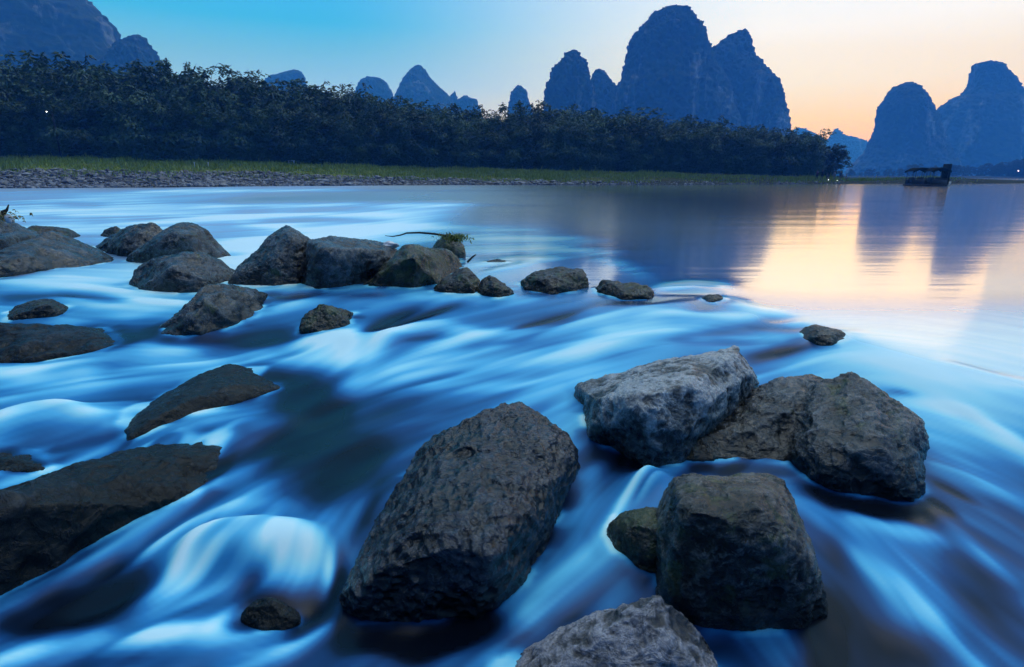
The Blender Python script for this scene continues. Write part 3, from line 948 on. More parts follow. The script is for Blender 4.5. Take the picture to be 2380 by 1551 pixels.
def boulder(label, parts, mat, amp_=1.0, vox=100, seed=1, group='boulders in the rapids', smooth_it=2, name='boulder', soakh=.10, strata=0.0, pits=0.0, chips=15, sink=0.0):
    bm = bmesh.new()

    def hull(b_, P):
        vs = [b_.verts.new(p) for p in P]
        r = bmesh.ops.convex_hull(b_, input=vs)
        dead = [g for g in set(r['geom_interior'] + r['geom_unused']) if isinstance(g, bmesh.types.BMVert)]
        if dead:
            bmesh.ops.delete(b_, geom=dead, context='VERTS')

    for sil, base, ridge, T_ in parts:
        P = [tuple(p) for p in hull_points(sil, base, ridge, T_)]
        cen = np.mean(P, axis=0)
        P = [tuple(cen + (np.array(p) - cen) * (1.045, 1.0, 1.045)) for p in P]
        rr = np.random.default_rng(seed * 7 + len(sil))
        for c_ in range(chips):                               # flat fracture faces knocked off the block
            n_ = rr.normal(0, 1, 3)
            n_[2] = abs(n_[2]) * .9 - .15
            n_[1] -= .35
            n_ /= np.linalg.norm(n_)
            pr = np.array(P) @ n_
            off = pr.max() - (pr.max() - pr.min()) * rr.uniform(.010, .050)
            tb = bmesh.new()
            hull(tb, P)
            bmesh.ops.bisect_plane(tb, geom=tb.verts[:] + tb.edges[:] + tb.faces[:], plane_co=Vector(n_) * float(off), plane_no=Vector(n_), clear_outer=True, dist=1e-5)
            P = [tuple(v.co) for v in tb.verts]
            tb.free()
        hull(bm, P)
    bmesh.ops.recalc_face_normals(bm, faces=bm.faces[:])
    o = bm_obj(name, bm, None)
    co = np.array([v.co[:] for v in o.data.vertices])
    size = (co.max(0) - co.min(0))
    L = float(np.max(size))
    md = o.modifiers.new('r', 'REMESH')
    md.mode = 'VOXEL'
    md.voxel_size = L / vox
    ms = o.modifiers.new('s', 'SMOOTH')
    ms.factor = .5
    ms.iterations = smooth_it
    me = eval_mesh(o)
    old = o.data
    o.modifiers.clear()
    o.data = me
    bpy.data.meshes.remove(old)
    n = len(me.vertices)
    C = np.empty(n * 3, np.float32)
    me.vertices.foreach_get('co', C)
    C = C.reshape(-1, 3).astype(np.float64)
    Nn = np.empty(n * 3, np.float32)
    me.vertices.foreach_get('normal', Nn)
    Nn = Nn.reshape(-1, 3)
    q = (C - C.mean(0)) / L
    o1 = fbm(q[:, 0] * 3.2, q[:, 1] * 3.2, q[:, 2] * 3.8, 3, seed)
    rd = 1 - np.abs(fbm(q[:, 0] * 6, q[:, 1] * 6, q[:, 2] * 7.5, 3, seed + 20)) * 1.6
    pl = np.floor(fbm(q[:, 0] * 4.2, q[:, 1] * 4.2, q[:, 2] * 4.2, 2, seed + 40) * 3.2) / 3.2      # broken steps
    fn = 1.2 - 2.2 * np.abs(fbm(q[:, 0] * 15, q[:, 1] * 15, q[:, 2] * 18, 4, seed + 60, .6))
    if strata:
        k = q @ np.array([.35, -.25, .9])
        sv = vnoise(k * 34, q[:, 0] * 2.2, q[:, 1] * 2.2, seed + 80)
        fn = fn + strata * sv * 2
    pit = 0
    if pits:
        k1, k2, k3 = C @ np.array([.8, .5, .2]), C @ np.array([-.5, .8, .35]), C @ np.array([0, -.4, .9])
        wx_ = .5 * vnoise(k1 * 9, k2 * 9, k3 * 9, seed + 90)
        pit = np.abs(vnoise(k1 * 9 + wx_, k2 * 24 + wx_, k3 * 20, seed + 91)) ** .7 + .35 * np.abs(vnoise(k1 * 20, k2 * 46, k3 * 40, seed + 92)) ** .7
        pit = -(pit - .6) * pits
    d = pit + L * amp_ * (.010 * o1 + .009 * rd + .016 * pl + .0035 * fn)
    wr = .9 * rd + .55 * fn + .5 * o1
    if pits:
        wr = wr + pit / pits * 1.6
    lo, hi = np.percentile(wr, (4, 97))
    wear = np.clip((wr - lo) / (hi - lo), 0, 1)
    C = C + Nn * d[:, None]
    org = np.array([C[:, 0].mean(), C[:, 1].mean(), 0.0])
    wl = level(C[:, 0], C[:, 1])
    soak_shade = sstep(soakh * 1.5, soakh * .25, C[:, 2] - wl + .04 * vnoise(q[:, 0] * 9, q[:, 1] * 9, q[:, 2] * 9, seed + 5))
    me.vertices.foreach_set('co', (C - org).astype(np.float32).ravel())
    me.attributes.new('wear', 'FLOAT', 'POINT').data.foreach_set('value', np.ascontiguousarray(wear, np.float32))
    me.attributes.new('soak_shade', 'FLOAT', 'POINT').data.foreach_set('value', soak_shade.astype(np.float32))
    me.polygons.foreach_set('use_smooth', np.ones(len(me.polygons), bool))
    me.materials.clear()
    me.materials.append(mat)
    me.update()
    me.name = name
    o.location = org - np.array([0, 0, sink])
    tag(o, label, 'rock', group)
    return o


B = boulder
# -- far left heap
B('long slanting boulder at the left edge, lowest of its heap, with grey back',
  [([(-60, 625, .3), (0, 597, .35), (43, 571, .45), (95, 551, .5), (124, 546, .55), (156, 551, .55), (179, 565, .5), (202, 580, .45), (222, 597, .35)],
    [(-60, 650), (0, 643), (58, 632), (101, 623), (173, 610), (228, 608)], [(50, 606, -.03), (100, 598, .1)], 1.1)], M_ROCK, seed=2)
B('rounded dark boulder at the left edge with a pale seam across its top',
  [([(-60, 560, .4), (0, 553, .4), (30, 540, .5), (58, 531, .5), (74, 536, .45), (92, 555, .35)], [(-60, 615), (0, 605), (60, 590), (95, 580)],
    [(0, 560, .1), (60, 543, .15)], .9)], M_ROCK, seed=3)
B('rearmost boulder of the left heap carrying washed-up litter on its top',
  [([(-60, 500, .5), (0, 503, .5), (15, 506, .5), (40, 515, .5), (62, 530, .4)], [(-60, 585), (0, 575), (62, 565)], [(20, 525, .2)], 1.0)], M_ROCK, seed=4)
B('low flat dark slab at water level reaching right from the left heap',
  [([(62, 530, .4), (69, 527, .5), (100, 530, .5), (150, 531, .5), (166, 535, .5), (172, 545, .3)], [(60, 560), (120, 560), (171, 552)], [(150, 540, .1)], .7)],
  M_ROCK_DARK, seed=5)
B('smallest stone, a dark fist of rock just behind the double-humped pair left of centre',
  [([(235, 545, .4), (245, 534, .5), (270, 528, .5), (287, 538, .4)], [(235, 550), (260, 551), (288, 550)], [], .5)], M_ROCK_DARK, seed=6)
B('low wedge-shaped boulder with mossy face, partly hidden behind the round-backed grey boulder',
  [([(214, 577, .3), (250, 556, .4), (290, 540, .5), (320, 526, .5), (350, 523, .5), (376, 530, .5), (384, 550, .4)],
    [(214, 580), (245, 586), (300, 592), (380, 592)], [(300, 556, .1)], 1.1)], M_ROCK, seed=7)
B('round-backed grey boulder with a pale right shoulder, standing behind the low oval boulder',
  [([(283, 602, .3), (330, 572, .4), (370, 545, .5), (385, 531, .55), (410, 519, .6), (435, 518, .6), (460, 524, .55), (475, 545, .45), (485, 575, .35)],
    [(283, 605), (330, 612), (400, 618), (486, 612)], [(400, 550, .05), (450, 548, .1), (340, 582, -.02)], 1.2)], M_ROCK, seed=8)
B('low oval grey boulder between the round-backed one and the pyramid boulder',
  [([(302, 650, .3), (320, 628, .4), (345, 611, .5), (380, 597, .5), (420, 587, .55), (460, 585, .55), (500, 597, .5), (520, 620, .4), (533, 645, .3)],
    [(302, 657), (325, 670), (400, 680), (470, 676), (532, 652)], [(400, 630, .1), (480, 640, .1)], 1.1)], M_ROCK, seed=9, smooth_it=8)
B('jagged grey pyramid standing alone in the foam, its faces deeply grooved',
  [([(375, 780, .2), (410, 740, .35), (440, 710, .45), (465, 680, .5), (482, 655, .55), (520, 657, .6), (570, 672, .6), (615, 680, .5), (612, 705, .35)],
    [(375, 784), (420, 792), (470, 793), (510, 768), (560, 742), (605, 718)], [(470, 720, .15), (440, 760, .05), (500, 735, .15)], 1.0)], M_ROCK, 1.5, 70, seed=10, strata=.7)
B('small dark wedge with a pale broken end, alone in the water at the left edge',
  [([(0, 742, .3), (30, 716, .4), (80, 700, .5), (120, 695, .5), (138, 703, .4), (143, 715, .3)], [(0, 748), (50, 745), (132, 737)], [(110, 710, .1)], .6)],
  M_ROCK_DARK, seed=11)
B('broad dark drowned rock at the left edge, wet all over, below the small wedge',
  [([(-80, 760, .5), (0, 755, .5), (80, 750, .6), (130, 753, .6), (200, 764, .6), (260, 780, .5), (300, 800, .3)],
    [(-80, 850), (0, 843), (100, 838), (200, 828), (300, 806)], [(60, 800, .2), (180, 795, .2)], 1.0)], M_ROCK_VEIL, .8, seed=12, smooth_it=9)
# -- the row across the middle
B('tall smooth boulder with a pointed top, leftmost of the central row',
  [([(528, 655, .2), (560, 630, .3), (600, 585, .4), (630, 552, .5), (652, 529, .55), (670, 521, .6), (690, 522, .6), (710, 535, .55), (732, 556, .5), (740, 600, .4)],
    [(535, 664), (600, 670), (690, 664), (740, 655)], [(680, 560, .2), (640, 600, .15)], 1.3)], M_ROCK, .8, seed=13, smooth_it=8)
B('blocky flat-topped boulder with dark hollow front, in the middle of the central row',
  [([(682, 640, .2), (690, 605, .3), (700, 580, .4), (722, 562, .5), (755, 555, .6), (800, 558, .65), (860, 560, .65), (900, 563, .6), (920, 575, .5), (928, 592, .4)],
    [(690, 662), (740, 674), (820, 664), (900, 650)], [(725, 582, -.03), (770, 584, -.05), (880, 590, -.05), (905, 602, .0)], 1.2)], M_ROCK, seed=14, smooth_it=4)
B('dark mossy humped boulder, rightmost of the three big ones in the central row',
  [([(860, 655, .1), (880, 622, .3), (905, 595, .4), (940, 580, .5), (980, 575, .55), (1030, 577, .5), (1055, 590, .4), (1066, 612, .3)],
    [(850, 668), (900, 678), (960, 674), (1000, 660), (1068, 618)], [(960, 600, .0), (1030, 598, .0)], 1.2)], M_ROCK_MOSS, seed=15)
B('small upright stone draped with green sedge behind the mossy humped boulder',
  [([(1005, 577, .4), (1018, 560, .5), (1032, 548, .5), (1050, 543, .55), (1070, 556, .5), (1080, 577, .4), (1078, 597, .3)],
    [(1003, 600), (1040, 604), (1078, 602)], [(1045, 565, .2)], .5)], M_ROCK_MOSS, seed=16, vox=45)
B('dark triangular rock with water spilling down both sides, right of the mossy humped boulder',
  [([(1000, 674, .2), (1040, 646, .35), (1075, 625, .5), (1098, 629, .5), (1118, 652, .4)], [(1005, 681), (1060, 688), (1112, 684)], [(1080, 655, .1)], .8)],
  M_ROCK_DARK, seed=17)
B('low wet rock laced with foam, right of the dark triangular rock',
  [([(1112, 657, .3), (1140, 643, .5), (1170, 655, .5), (1194, 676, .3)], [(1113, 688), (1150, 692), (1190, 690)], [(1150, 668, .1)], .6)], M_ROCK_DARK, 1.4, seed=18)
B('tiny rock tip showing above the foam behind the low wet rock',
  [([(1130, 608, .4), (1155, 603, .5), (1180, 607, .4)], [(1130, 613), (1180, 612)], [], .3)], M_ROCK_DARK, seed=34, vox=36)
B('small knobbly dark rock mid-stream in front of the central row',
  [([(706, 742, .3), (720, 724, .4), (745, 709, .5), (766, 704, .5), (790, 714, .5), (810, 723, .4), (811, 745, .3)],
    [(704, 772), (740, 780), (790, 767), (812, 752)], [(760, 730, .2), (785, 740, .1)], .6)], M_ROCK_MOSS, 1.5, seed=19)
B('dark ragged rock standing alone in the gap right of the central row of boulders',
  [([(1218, 645, .3), (1236, 630, .5), (1290, 627, .55), (1340, 622, .55), (1358, 629, .5), (1364, 650, .3)], [(1222, 676), (1280, 688), (1345, 676)],
    [(1250, 648, .15), (1320, 645, .15)], .9)], M_ROCK_DARK, 1.4, seed=20, strata=.5)
B('flat rock with a bright sheet of water over its top and dark toothed front',
  [([(1390, 658, .3), (1430, 655, .5), (1480, 662, .5), (1515, 668, .4)], [(1392, 678), (1460, 700), (1516, 694)], [(1440, 668, .15)], .7)], M_ROCK_DARK, 1.5, seed=21, strata=.8)
B('small dark rock lip at the end of the weir, beside the bright standing wave',
  [([(1636, 690, .3), (1650, 684, .5), (1672, 686, .5), (1680, 692, .3)], [(1634, 698), (1660, 707), (1678, 700)], [], .4)], M_ROCK_DARK, 1.4, seed=22, vox=40)
B('solitary wet rock half under water, farthest right, at the edge of the pale calm pool',
  [([(1858, 775, .3), (1872, 764, .45), (1895, 758, .5), (1925, 764, .5), (1957, 772, .35)], [(1866, 790), (1900, 806), (1935, 806), (1960, 790)],
    [(1900, 778, .15), (1930, 780, .15)], .5)], M_ROCK, seed=23)
# -- near rocks
B('flat-topped slab with a pale upper face and a dark undercut front, tapering to the right',
  [([(1338, 912, .45), (1350, 897, .6), (1420, 890, .75), (1470, 870, .9), (1520, 850, 1.0), (1590, 828, 1.1), (1680, 821, 1.2), (1715, 808, 1.3), (1734, 806, 1.3), (1757, 853, 1.15)],
    [(1378, 985), (1450, 1040), (1545, 1092), (1575, 1075)], [(1345, 930, .1), (1400, 938, -.12), (1450, 930, -.1), (1490, 918, -.02), (1535, 940, -.12), (1600, 974, -.1), (1700, 880, .8)], .75)],
  M_ROCK_PALE, 1.0, 150, seed=24, smooth_it=2, soakh=.19)  # band raised: the soaked tone also paints in the shaded undercut front
B('largest boulder on the right, a broad humped mass with a jutting nose',
  [([(1565, 1045, .1), (1610, 1002, .3), (1680, 962, .5), (1740, 932, .6), (1810, 897, .7), (1880, 868, .8), (1970, 868, .8), (2000, 900, .6), (1900, 1000, .2)],
    [(1568, 1066), (1700, 1080), (1840, 1086), (1900, 1080)], [(1700, 985, .25), (1820, 950, .35)], .95),
   ([(1850, 960, .5), (1900, 890, .8), (1975, 869, .9), (2010, 892, .8), (2040, 921, .7), (2075, 937, .7), (2110, 962, .6), (2145, 987, .5), (2152, 1010, .4), (2148, 1050, .3), (2156, 1130, .1)],
    [(1858, 1100), (1920, 1125), (1990, 1155), (2090, 1162), (2156, 1150)], [(1880, 1010, .1), (1960, 985, .25), (2060, 1040, .06), (1930, 1075, -.05)], .85)],
  M_ROCK, 1.15, 170, seed=25, smooth_it=2, soakh=.12)
B('blocky dark boulder with a pale flat crown, nearest of the right-hand group',
  [([(1556, 1250, .1), (1563, 1185, .3), (1578, 1116, .6), (1612, 1107, .65), (1680, 1112, .7), (1732, 1119, .7), (1790, 1108, .7), (1832, 1125, .6), (1856, 1160, .5), (1872, 1205, .4), (1892, 1265, .25), (1900, 1340, .1)],
    [(1560, 1400), (1620, 1450), (1760, 1465), (1880, 1455), (1915, 1420)], [(1590, 1190, -.05), (1660, 1215, -.12), (1710, 1190, -.08), (1780, 1225, -.10), (1850, 1270, -.05)], .6)],
  M_ROCK_FRONT, 1.0, 140, seed=26, smooth_it=2, soakh=.16)
B('low mossy rock under a curved veil of water, left of the blocky dark boulder',
  [([(1420, 1225, .3), (1440, 1198, .4), (1490, 1186, .5), (1560, 1180, .6), (1580, 1200, .4)], [(1440, 1290), (1500, 1330), (1575, 1350)], [(1470, 1225, .1), (1540, 1230, .1)], .4)],
  M_ROCK_MOSS, 1.1, seed=27)
B('pale rough boulder cut off by the bottom edge of the picture',
  [([(1150, 1580, .4), (1250, 1513, .5), (1330, 1477, .55), (1400, 1432, .6), (1470, 1397, .6), (1522, 1387, .6), (1548, 1412, .55), (1602, 1442, .45), (1652, 1492, .3), (1668, 1560, .1)],
    [(1150, 1700), (1350, 1760), (1550, 1740), (1680, 1640)], [(1450, 1470, .4), (1540, 1500, .3)], .5)],
  M_ROCK_NEAR, 1.1, 130, seed=28, smooth_it=3, soakh=.03, pits=.007)
B('big tilted boulder in the centre foreground with a pitted wet top, glinting blue',
  [([(813, 1388, .0), (835, 1330, .15), (869, 1259, .3), (891, 1206, .4), (909, 1152, .5), (940, 1120, .6), (958, 1071, .7), (985, 1031, .8), (1012, 1013, .85), (1048, 995, .9), (1119, 951, 1.05), (1164, 942, 1.1), (1227, 931, 1.15), (1254, 946, 1.1), (1298, 978, 1.0), (1321, 1009, .95), (1350, 1040, .85), (1334, 1076, .75), (1316, 1134, .55), (1254, 1188, .4), (1218, 1225, .3)],
    [(818, 1402), (870, 1424), (950, 1446), (1050, 1452), (1160, 1420), (1195, 1360)], [(1205, 1130, .5), (1180, 1215, .3), (1150, 1290, -.02), (1080, 1302, -.08), (980, 1320, -.09), (900, 1335, -.05), (1240, 1040, .85), (1100, 1050, .75)], 1.0)],
  M_ROCK_CELL, .9, 210, seed=29, smooth_it=3, soakh=.12, pits=.008)
B('upper slab of the drowned left ridge, smooth and dark under a film of water',
  [([(282, 1020, .2), (326, 967, .4), (376, 932, .6), (432, 906, .8), (483, 866, .95), (534, 848, 1.05), (600, 860, 1.0), (636, 878, .8)],
    [(285, 1034), (380, 1000), (480, 960), (560, 935), (640, 905)], [(380, 965, .1), (430, 938, .12), (540, 893, .25)], .6)], M_ROCK_VEIL, .6, 110, chips=4, sink=.0, seed=30, smooth_it=5, soakh=.6)
B('long dark layered ridge of rock running out of the lower left edge',
  [([(-120, 1190, .2), (0, 1144, .3), (30, 1129, .4), (102, 1108, .5), (178, 1083, .6), (234, 1058, .7), (285, 1033, .8), (350, 1022, .85), (443, 1012, .9), (500, 1000, .9), (540, 1010, .8)],
    [(-120, 1440), (0, 1372), (127, 1280), (254, 1215), (407, 1118), (480, 1070), (545, 1030)], [(60, 1180, .35), (200, 1130, .35), (340, 1070, .4)], .55)],
  M_ROCK_VEIL, .9, 170, chips=3, sink=.02, seed=31, smooth_it=4, soakh=.35, strata=.9)
B('rock back just breaking the surface at the left edge, above the long dark ridge',
  [([(-60, 1050, .4), (20, 1050, .5), (80, 1062, .5), (120, 1080, .3)], [(-60, 1105), (40, 1105), (120, 1090)], [], .4)], M_ROCK_VEIL, 1.2, seed=32, smooth_it=7, soakh=.2)
B('drowned boulder seen as a dark bulge below the white spout at lower left',
  [([(560, 1385, .3), (585, 1368, .5), (640, 1375, .5), (690, 1405, .3)], [(560, 1450), (620, 1470), (700, 1430)], [(610, 1400, .2)], .2)],
  M_ROCK_VEIL, .8, seed=33, smooth_it=9, soakh=.3, sink=.035)

# thin lines of froth and a small rise of the water where it meets the stones
from mathutils import kdtree
rim = []
for o in [q for q in bpy.data.objects if q.name.startswith('boulder')]:
    n = len(o.data.vertices)
    C = np.empty(n * 3, np.float32)
    o.data.vertices.foreach_get('co', C)
    C = C.reshape(-1, 3) + np.array(o.location[:])
    near_ = np.abs(C[:, 2] - level(C[:, 0], C[:, 1])) < .022
    rim.append(C[near_])
rim = np.concatenate(rim)
kd = kdtree.KDTree(len(rim))
for i_, p in enumerate(rim):
    kd.insert((p[0], p[1], 0), i_)
kd.balance()
sel = np.where((river_v[:, 1] > 1.0) & (river_v[:, 1] < 9.5) & (np.abs(river_v[:, 0]) < river_v[:, 1] * 1.0 + 1))[0]
# only test water close to some stone
cell = set()
for p in rim:
    a_, b_ = int(math.floor(p[0] / .15)), int(math.floor(p[1] / .15))
    for u_ in (-1, 0, 1):
        for w_ in (-1, 0, 1):
            cell.add((a_ + u_) * 100003 + b_ + w_)
key = np.floor(river_v[sel, 0] / .15).astype(np.int64) * 100003 + np.floor(river_v[sel, 1] / .15).astype(np.int64)
sel = sel[np.isin(key, np.fromiter(cell, np.int64))]
dist = np.array([kd.find((river_v[k, 0], river_v[k, 1], 0))[2] for k in sel])
nz_ = .5 + .5 * vnoise(river_v[sel, 0] * 7, river_v[sel, 1] * 7, seed=77)
wid = .012 + .006 * river_v[sel, 1]
ff = foam.ravel().copy()
ff[sel] = np.clip(ff[sel] + .34 * np.exp(-(dist / wid) ** 2) * sstep(.35, .8, nz_) - .16 * np.exp(-(dist / (wid * 3)) ** 2) * sstep(.55, .2, nz_), 0, 1.1)  # between the froth, a darker rim painted in as contact shade
river.data.attributes['foam'].data.foreach_set('value', ff.astype(np.float32))
river_v[sel, 2] += .010 * np.exp(-(dist / .035) ** 2) * nz_
river.data.vertices.foreach_set('co', river_v.astype(np.float32).ravel())
river.data.update()

# ------------------------------------------------------------------ driftwood, sedge, litter
def tube_obj(name, pts, radii, mat, label, cat, group=None, seg=7):
    bm = bmesh.new()
    c0 = np.array(pts[0], float)
    tube(bm, [np.array(p) - c0 for p in pts], radii, seg)
    o = bm_obj(name, bm, mat)
    o.location = c0
    return tag(o, label, cat, group)


tw = [(1062, 556), (1040, 549), (1010, 544), (975, 541), (945, 542), (930, 547), (912, 550), (895, 548)]
pts = [at_depth(px, py, 8.2 + .04 * i) for i, (px, py) in enumerate(tw)]
tube_obj('driftwood_branch', pts, [.018, .017, .016, .014, .012, .010, .008, .004], M_STICK, 'long thin branch arching left over the water from the sedge-draped stone', 'branch')
pts = [at_depth(px, py, 6.9 + .05 * i) for i, (px, py) in enumerate([(800, 690), (840, 668), (890, 636), (925, 610)])]
tube_obj('driftwood_branch', pts, [.012, .02, .022, .014], M_STICK, 'thin stick leaning on the dark mossy boulder down to the water', 'branch')
pts = [at_depth(px, py, 8.0) for px, py in [(1086, 610), (1098, 598), (1106, 592)]]
tube_obj('driftwood_branch', pts, [.016, .014, .008], M_STICK, 'short stub of wood poking up right of the sedge-draped stone', 'branch')
pts = [at_depth(px, py, 9.4) for px, py in [(2, 506), (8, 494), (16, 488), (20, 476)]]
tube_obj('driftwood_branch', pts, [.03, .04, .02, .008], M_STICK, 'crooked twig standing up from the litter at the left edge', 'branch')


def blades(name, c, n, h, spread, mat, label, cat, droop=.6, seed=0, wid=.009):
    r = np.random.default_rng(seed)
    Vs, Fs_ = [], []
    for i in range(n):
        a_ = r.uniform(0, 6.28)
        hh = h * r.uniform(.5, 1.1)
        dr = np.array([math.cos(a_), math.sin(a_), 0])
        sd = np.array([-dr[1], dr[0], 0])
        b0 = np.array([r.normal(0, spread), r.normal(0, spread * .6), r.normal(0, spread * .3)])
        k0 = len(Vs)
        for s in (0, .35, .7, 1):
            p = b0 + dr * hh * s * .6 + np.array([0, 0, hh * (s - droop * 1.3 * s * s)])
            w = wid * (1 - .85 * s)
            Vs += [p - sd * w, p + sd * w]
        for k in range(3):
            Fs_.append((k0 + 2 * k, k0 + 2 * k + 1, k0 + 2 * k + 3, k0 + 2 * k + 2))
    o = mesh_np(name, Vs, Fs_, mat, False)
    o.location = c
    return tag(o, label, cat)


c = at_depth(1058, 556, 8.15)
blades('sedge_tuft', c, 230, .19, .09, M_SEDGE, 'green tuft of sedge drooping over the small upright stone', 'plant', .75, 3)
c = at_depth(12, 506, 9.3)
blades('reed_litter', c, 110, .11, .14, M_DRY, 'tangle of dry reed litter on the rearmost left boulder', 'reed litter', .9, 4, .018)

m, nt, b = new_mat('white_plastic')
b.inputs['Base Color'].default_value = (.7, .68, .7, 1)
b.inputs['Roughness'].default_value = .45
M_WHITE = m


def crumpled(name, c, s, label, cat, seed):
    bm = bmesh.new()
    bmesh.ops.create_icosphere(bm, subdivisions=3, radius=1)
    co = np.array([v.co[:] for v in bm.verts])
    d = 1 + .45 * fbm(co[:, 0] * 1.8, co[:, 1] * 1.8, co[:, 2] * 1.8, 3, seed)
    for v, k in zip(bm.verts, d):
        v.co = Vector((v.co.x * s[0], v.co.y * s[1], v.co.z * s[2])) * float(k)
    o = bm_obj(name, bm, M_WHITE)
    o.location = c
    return tag(o, label, cat)


crumpled('plastic_bag', at_depth(906, 571, 7.75), (.10, .07, .045), 'crumpled pale plastic bag lying on the right end of the blocky boulder', 'bag', 3)
crumpled('plastic_scrap', at_depth(22, 510, 9.25), (.05, .04, .06), 'scrap of white plastic caught in the reed litter at the left edge', 'scrap', 5)


# ------------------------------------------------------------------ karst hills
def hill(label, outline, Yd, base_py, flare=.25, depth=.85, fr_amp=3.0, seed=1, step=None, name='hill'):
    """outline: rows (py, x_left, x_right) from the summit down; each row becomes one ring of the rock tower"""
    O = np.array(outline, float)
    top = O[0, 0]
    last = O[-1]
    z_low = at_depth(1190, base_py, Yd)[2]
    pyv = np.linspace(top, max(base_py, last[0] + 1), 190)
    pyv = top + (pyv[-1] - top) * (np.linspace(0, 1, 190) ** 1.25)
    xl = np.interp(pyv, O[:, 0], O[:, 1])
    xr = np.interp(pyv, O[:, 0], O[:, 2])
    Wl = at_depth(xl, pyv, np.full_like(pyv, Yd))
    Wr = at_depth(xr, pyv, np.full_like(pyv, Yd))
    cx = (Wl[:, 0] + Wr[:, 0]) / 2
    rx = np.maximum((Wr[:, 0] - Wl[:, 0]) / 2, .3)
    zz = (Wl[:, 2] + Wr[:, 2]) / 2
    ry = rx.max() * depth * (rx / rx.max()) ** .8
    n = 340
    th_ = np.linspace(0, 2 * math.pi, n, endpoint=False)
    Xh = cx[:, None] + rx[:, None] * np.cos(th_)
    Yh = ry[:, None] * np.sin(th_) + 0 * Xh
    Zh = zz[:, None] + 0 * Xh
    sc = 1.0
    big = fbm(Xh / 45, Yh / 45, Zh / 60, 3, seed)
    fr_ = np.maximum(vnoise(Xh / 5.5, Yh / 5.5, Zh / 5.5, seed + 9), -.3) + .6 * vnoise(Xh / 2.6, Yh / 2.6, Zh / 2.6, seed + 10)
    fold = 1 - np.abs(vnoise(Xh / 28, Yh / 28, Zh / 90, seed + 12)) * 2
    inner = np.abs(np.sin(th_))[None, :]
    d = (big * 6 + fold * 2.5) * inner + fr_ * fr_amp * (.85 + .3 * inner)
    r_ = np.hypot(Xh - cx[:, None], Yh) + 1e-3
    grow = np.minimum(1, r_ / 15)
    Xn = Xh + (Xh - cx[:, None]) / r_ * d * grow
    Yn = Yh + Yh / r_ * d * grow
    Zn = Zh + fr_ * fr_amp * .6
    V_ = np.stack([Xn, Yn, Zn], -1).reshape(-1, 3)
    F_ = grid_faces(190, n, True)
    topv = np.array([[cx[0], 0, zz[0] + 1.0]])
    V_ = np.concatenate([V_, topv])
    org = np.array([cx.mean(), Yd, 0.0])
    V_ = V_ - np.array([org[0], 0, 0])
    k = len(V_) - 1
    capf = np.stack([np.full(n, k), np.arange(n), (np.arange(n) + 1) % n, np.full(n, k)], -1)
    me_v, me_f = V_, F_
    o = mesh_np(name, me_v, me_f, M_KARST, True)
    bm = bmesh.new()
    bm.from_mesh(o.data)
    bm.verts.ensure_lookup_table()
    for i in range(n):
        try:
            bm.faces.new((bm.verts[k], bm.verts[i], bm.verts[(i + 1) % n]))
        except ValueError:
            pass
    bmesh.ops.recalc_face_normals(bm, faces=bm.faces[:])
    for f in bm.faces:
        f.smooth = True
    bm.to_mesh(o.data)
    bm.free()
    o.location = org
    tag(o, label, 'hill', 'karst hills on the skyline', kind='structure')
    return o


hill('tallest domed karst tower, right of centre',
     [(18, 1556, 1566), (22, 1540, 1582), (30, 1524, 1598), (45, 1508, 1612), (65, 1490, 1626), (88, 1471, 1636), (108, 1463, 1642), (130, 1458, 1648),
      (160, 1452, 1662), (185, 1446, 1680), (200, 1436, 1690), (240, 1425, 1700), (300, 1415, 1712), (420, 1400, 1725)], 900, 420, seed=1)
hill('sharp-shouldered karst peak leaning on the right side of the tallest tower',
     [(72, 1722, 1732), (78, 1708, 1738), (86, 1690, 1742), (100, 1668, 1744), (114, 1655, 1747), (128, 1640, 1748), (150, 1630, 1764), (168, 1622, 1784), (188, 1618, 1800),
      (210, 1612, 1810), (240, 1608, 1818), (270, 1600, 1825), (305, 1595, 1832), (420, 1570, 1850)], 960, 420, seed=5, depth=.7)
hill('steep karst tower with a pale cliff scar, left of the tallest tower',
     [(119, 1328, 1336), (124, 1318, 1345), (132, 1310, 1352), (145, 1303, 1362), (156, 1287, 1366), (185, 1278, 1371), (210, 1268, 1378), (240, 1264, 1384), (300, 1258, 1392), (420, 1250, 1405)],
     880, 420, seed=9)
hill('small pointed karst knob between the pale-scarred tower and the tallest tower',
     [(161, 1388, 1396), (166, 1382, 1402), (174, 1378, 1408), (188, 1375, 1418), (198, 1370, 1428), (215, 1366, 1445), (260, 1355, 1470), (420, 1340, 1500)], 1000, 420, seed=13, fr_amp=2.5)
hill('tiny karst cone just left of the pale-scarred tower',
     [(200, 1203, 1212), (206, 1196, 1219), (215, 1190, 1224), (230, 1186, 1228), (250, 1182, 1234), (420, 1165, 1255)], 1250, 420, seed=17)
hill('rounded karst tower right of the sunset gap',
     [(192, 2105, 2116), (200, 2084, 2134), (210, 2074, 2142), (222, 2066, 2150), (245, 2053, 2160), (270, 2049, 2168), (285, 2047, 2171), (315, 2038, 2178), (345, 2026, 2190), (370, 2008, 2200), (390, 1985, 2210), (425, 1960, 2225)],
     1000, 425, seed=21, fr_amp=2.2)
hill('broad karst peak with a left shoulder, at the right edge of the picture',
     [(144, 2290, 2306), (148, 2274, 2320), (160, 2269, 2334), (182, 2262, 2352), (205, 2256, 2366), (220, 2244, 2376), (232, 2216, 2386), (240, 2205, 2392), (250, 2194, 2400), (278, 2180, 2420), (300, 2174, 2440), (425, 2120, 2520)],
     1120, 425, seed=25, fr_amp=2.2, depth=.6)
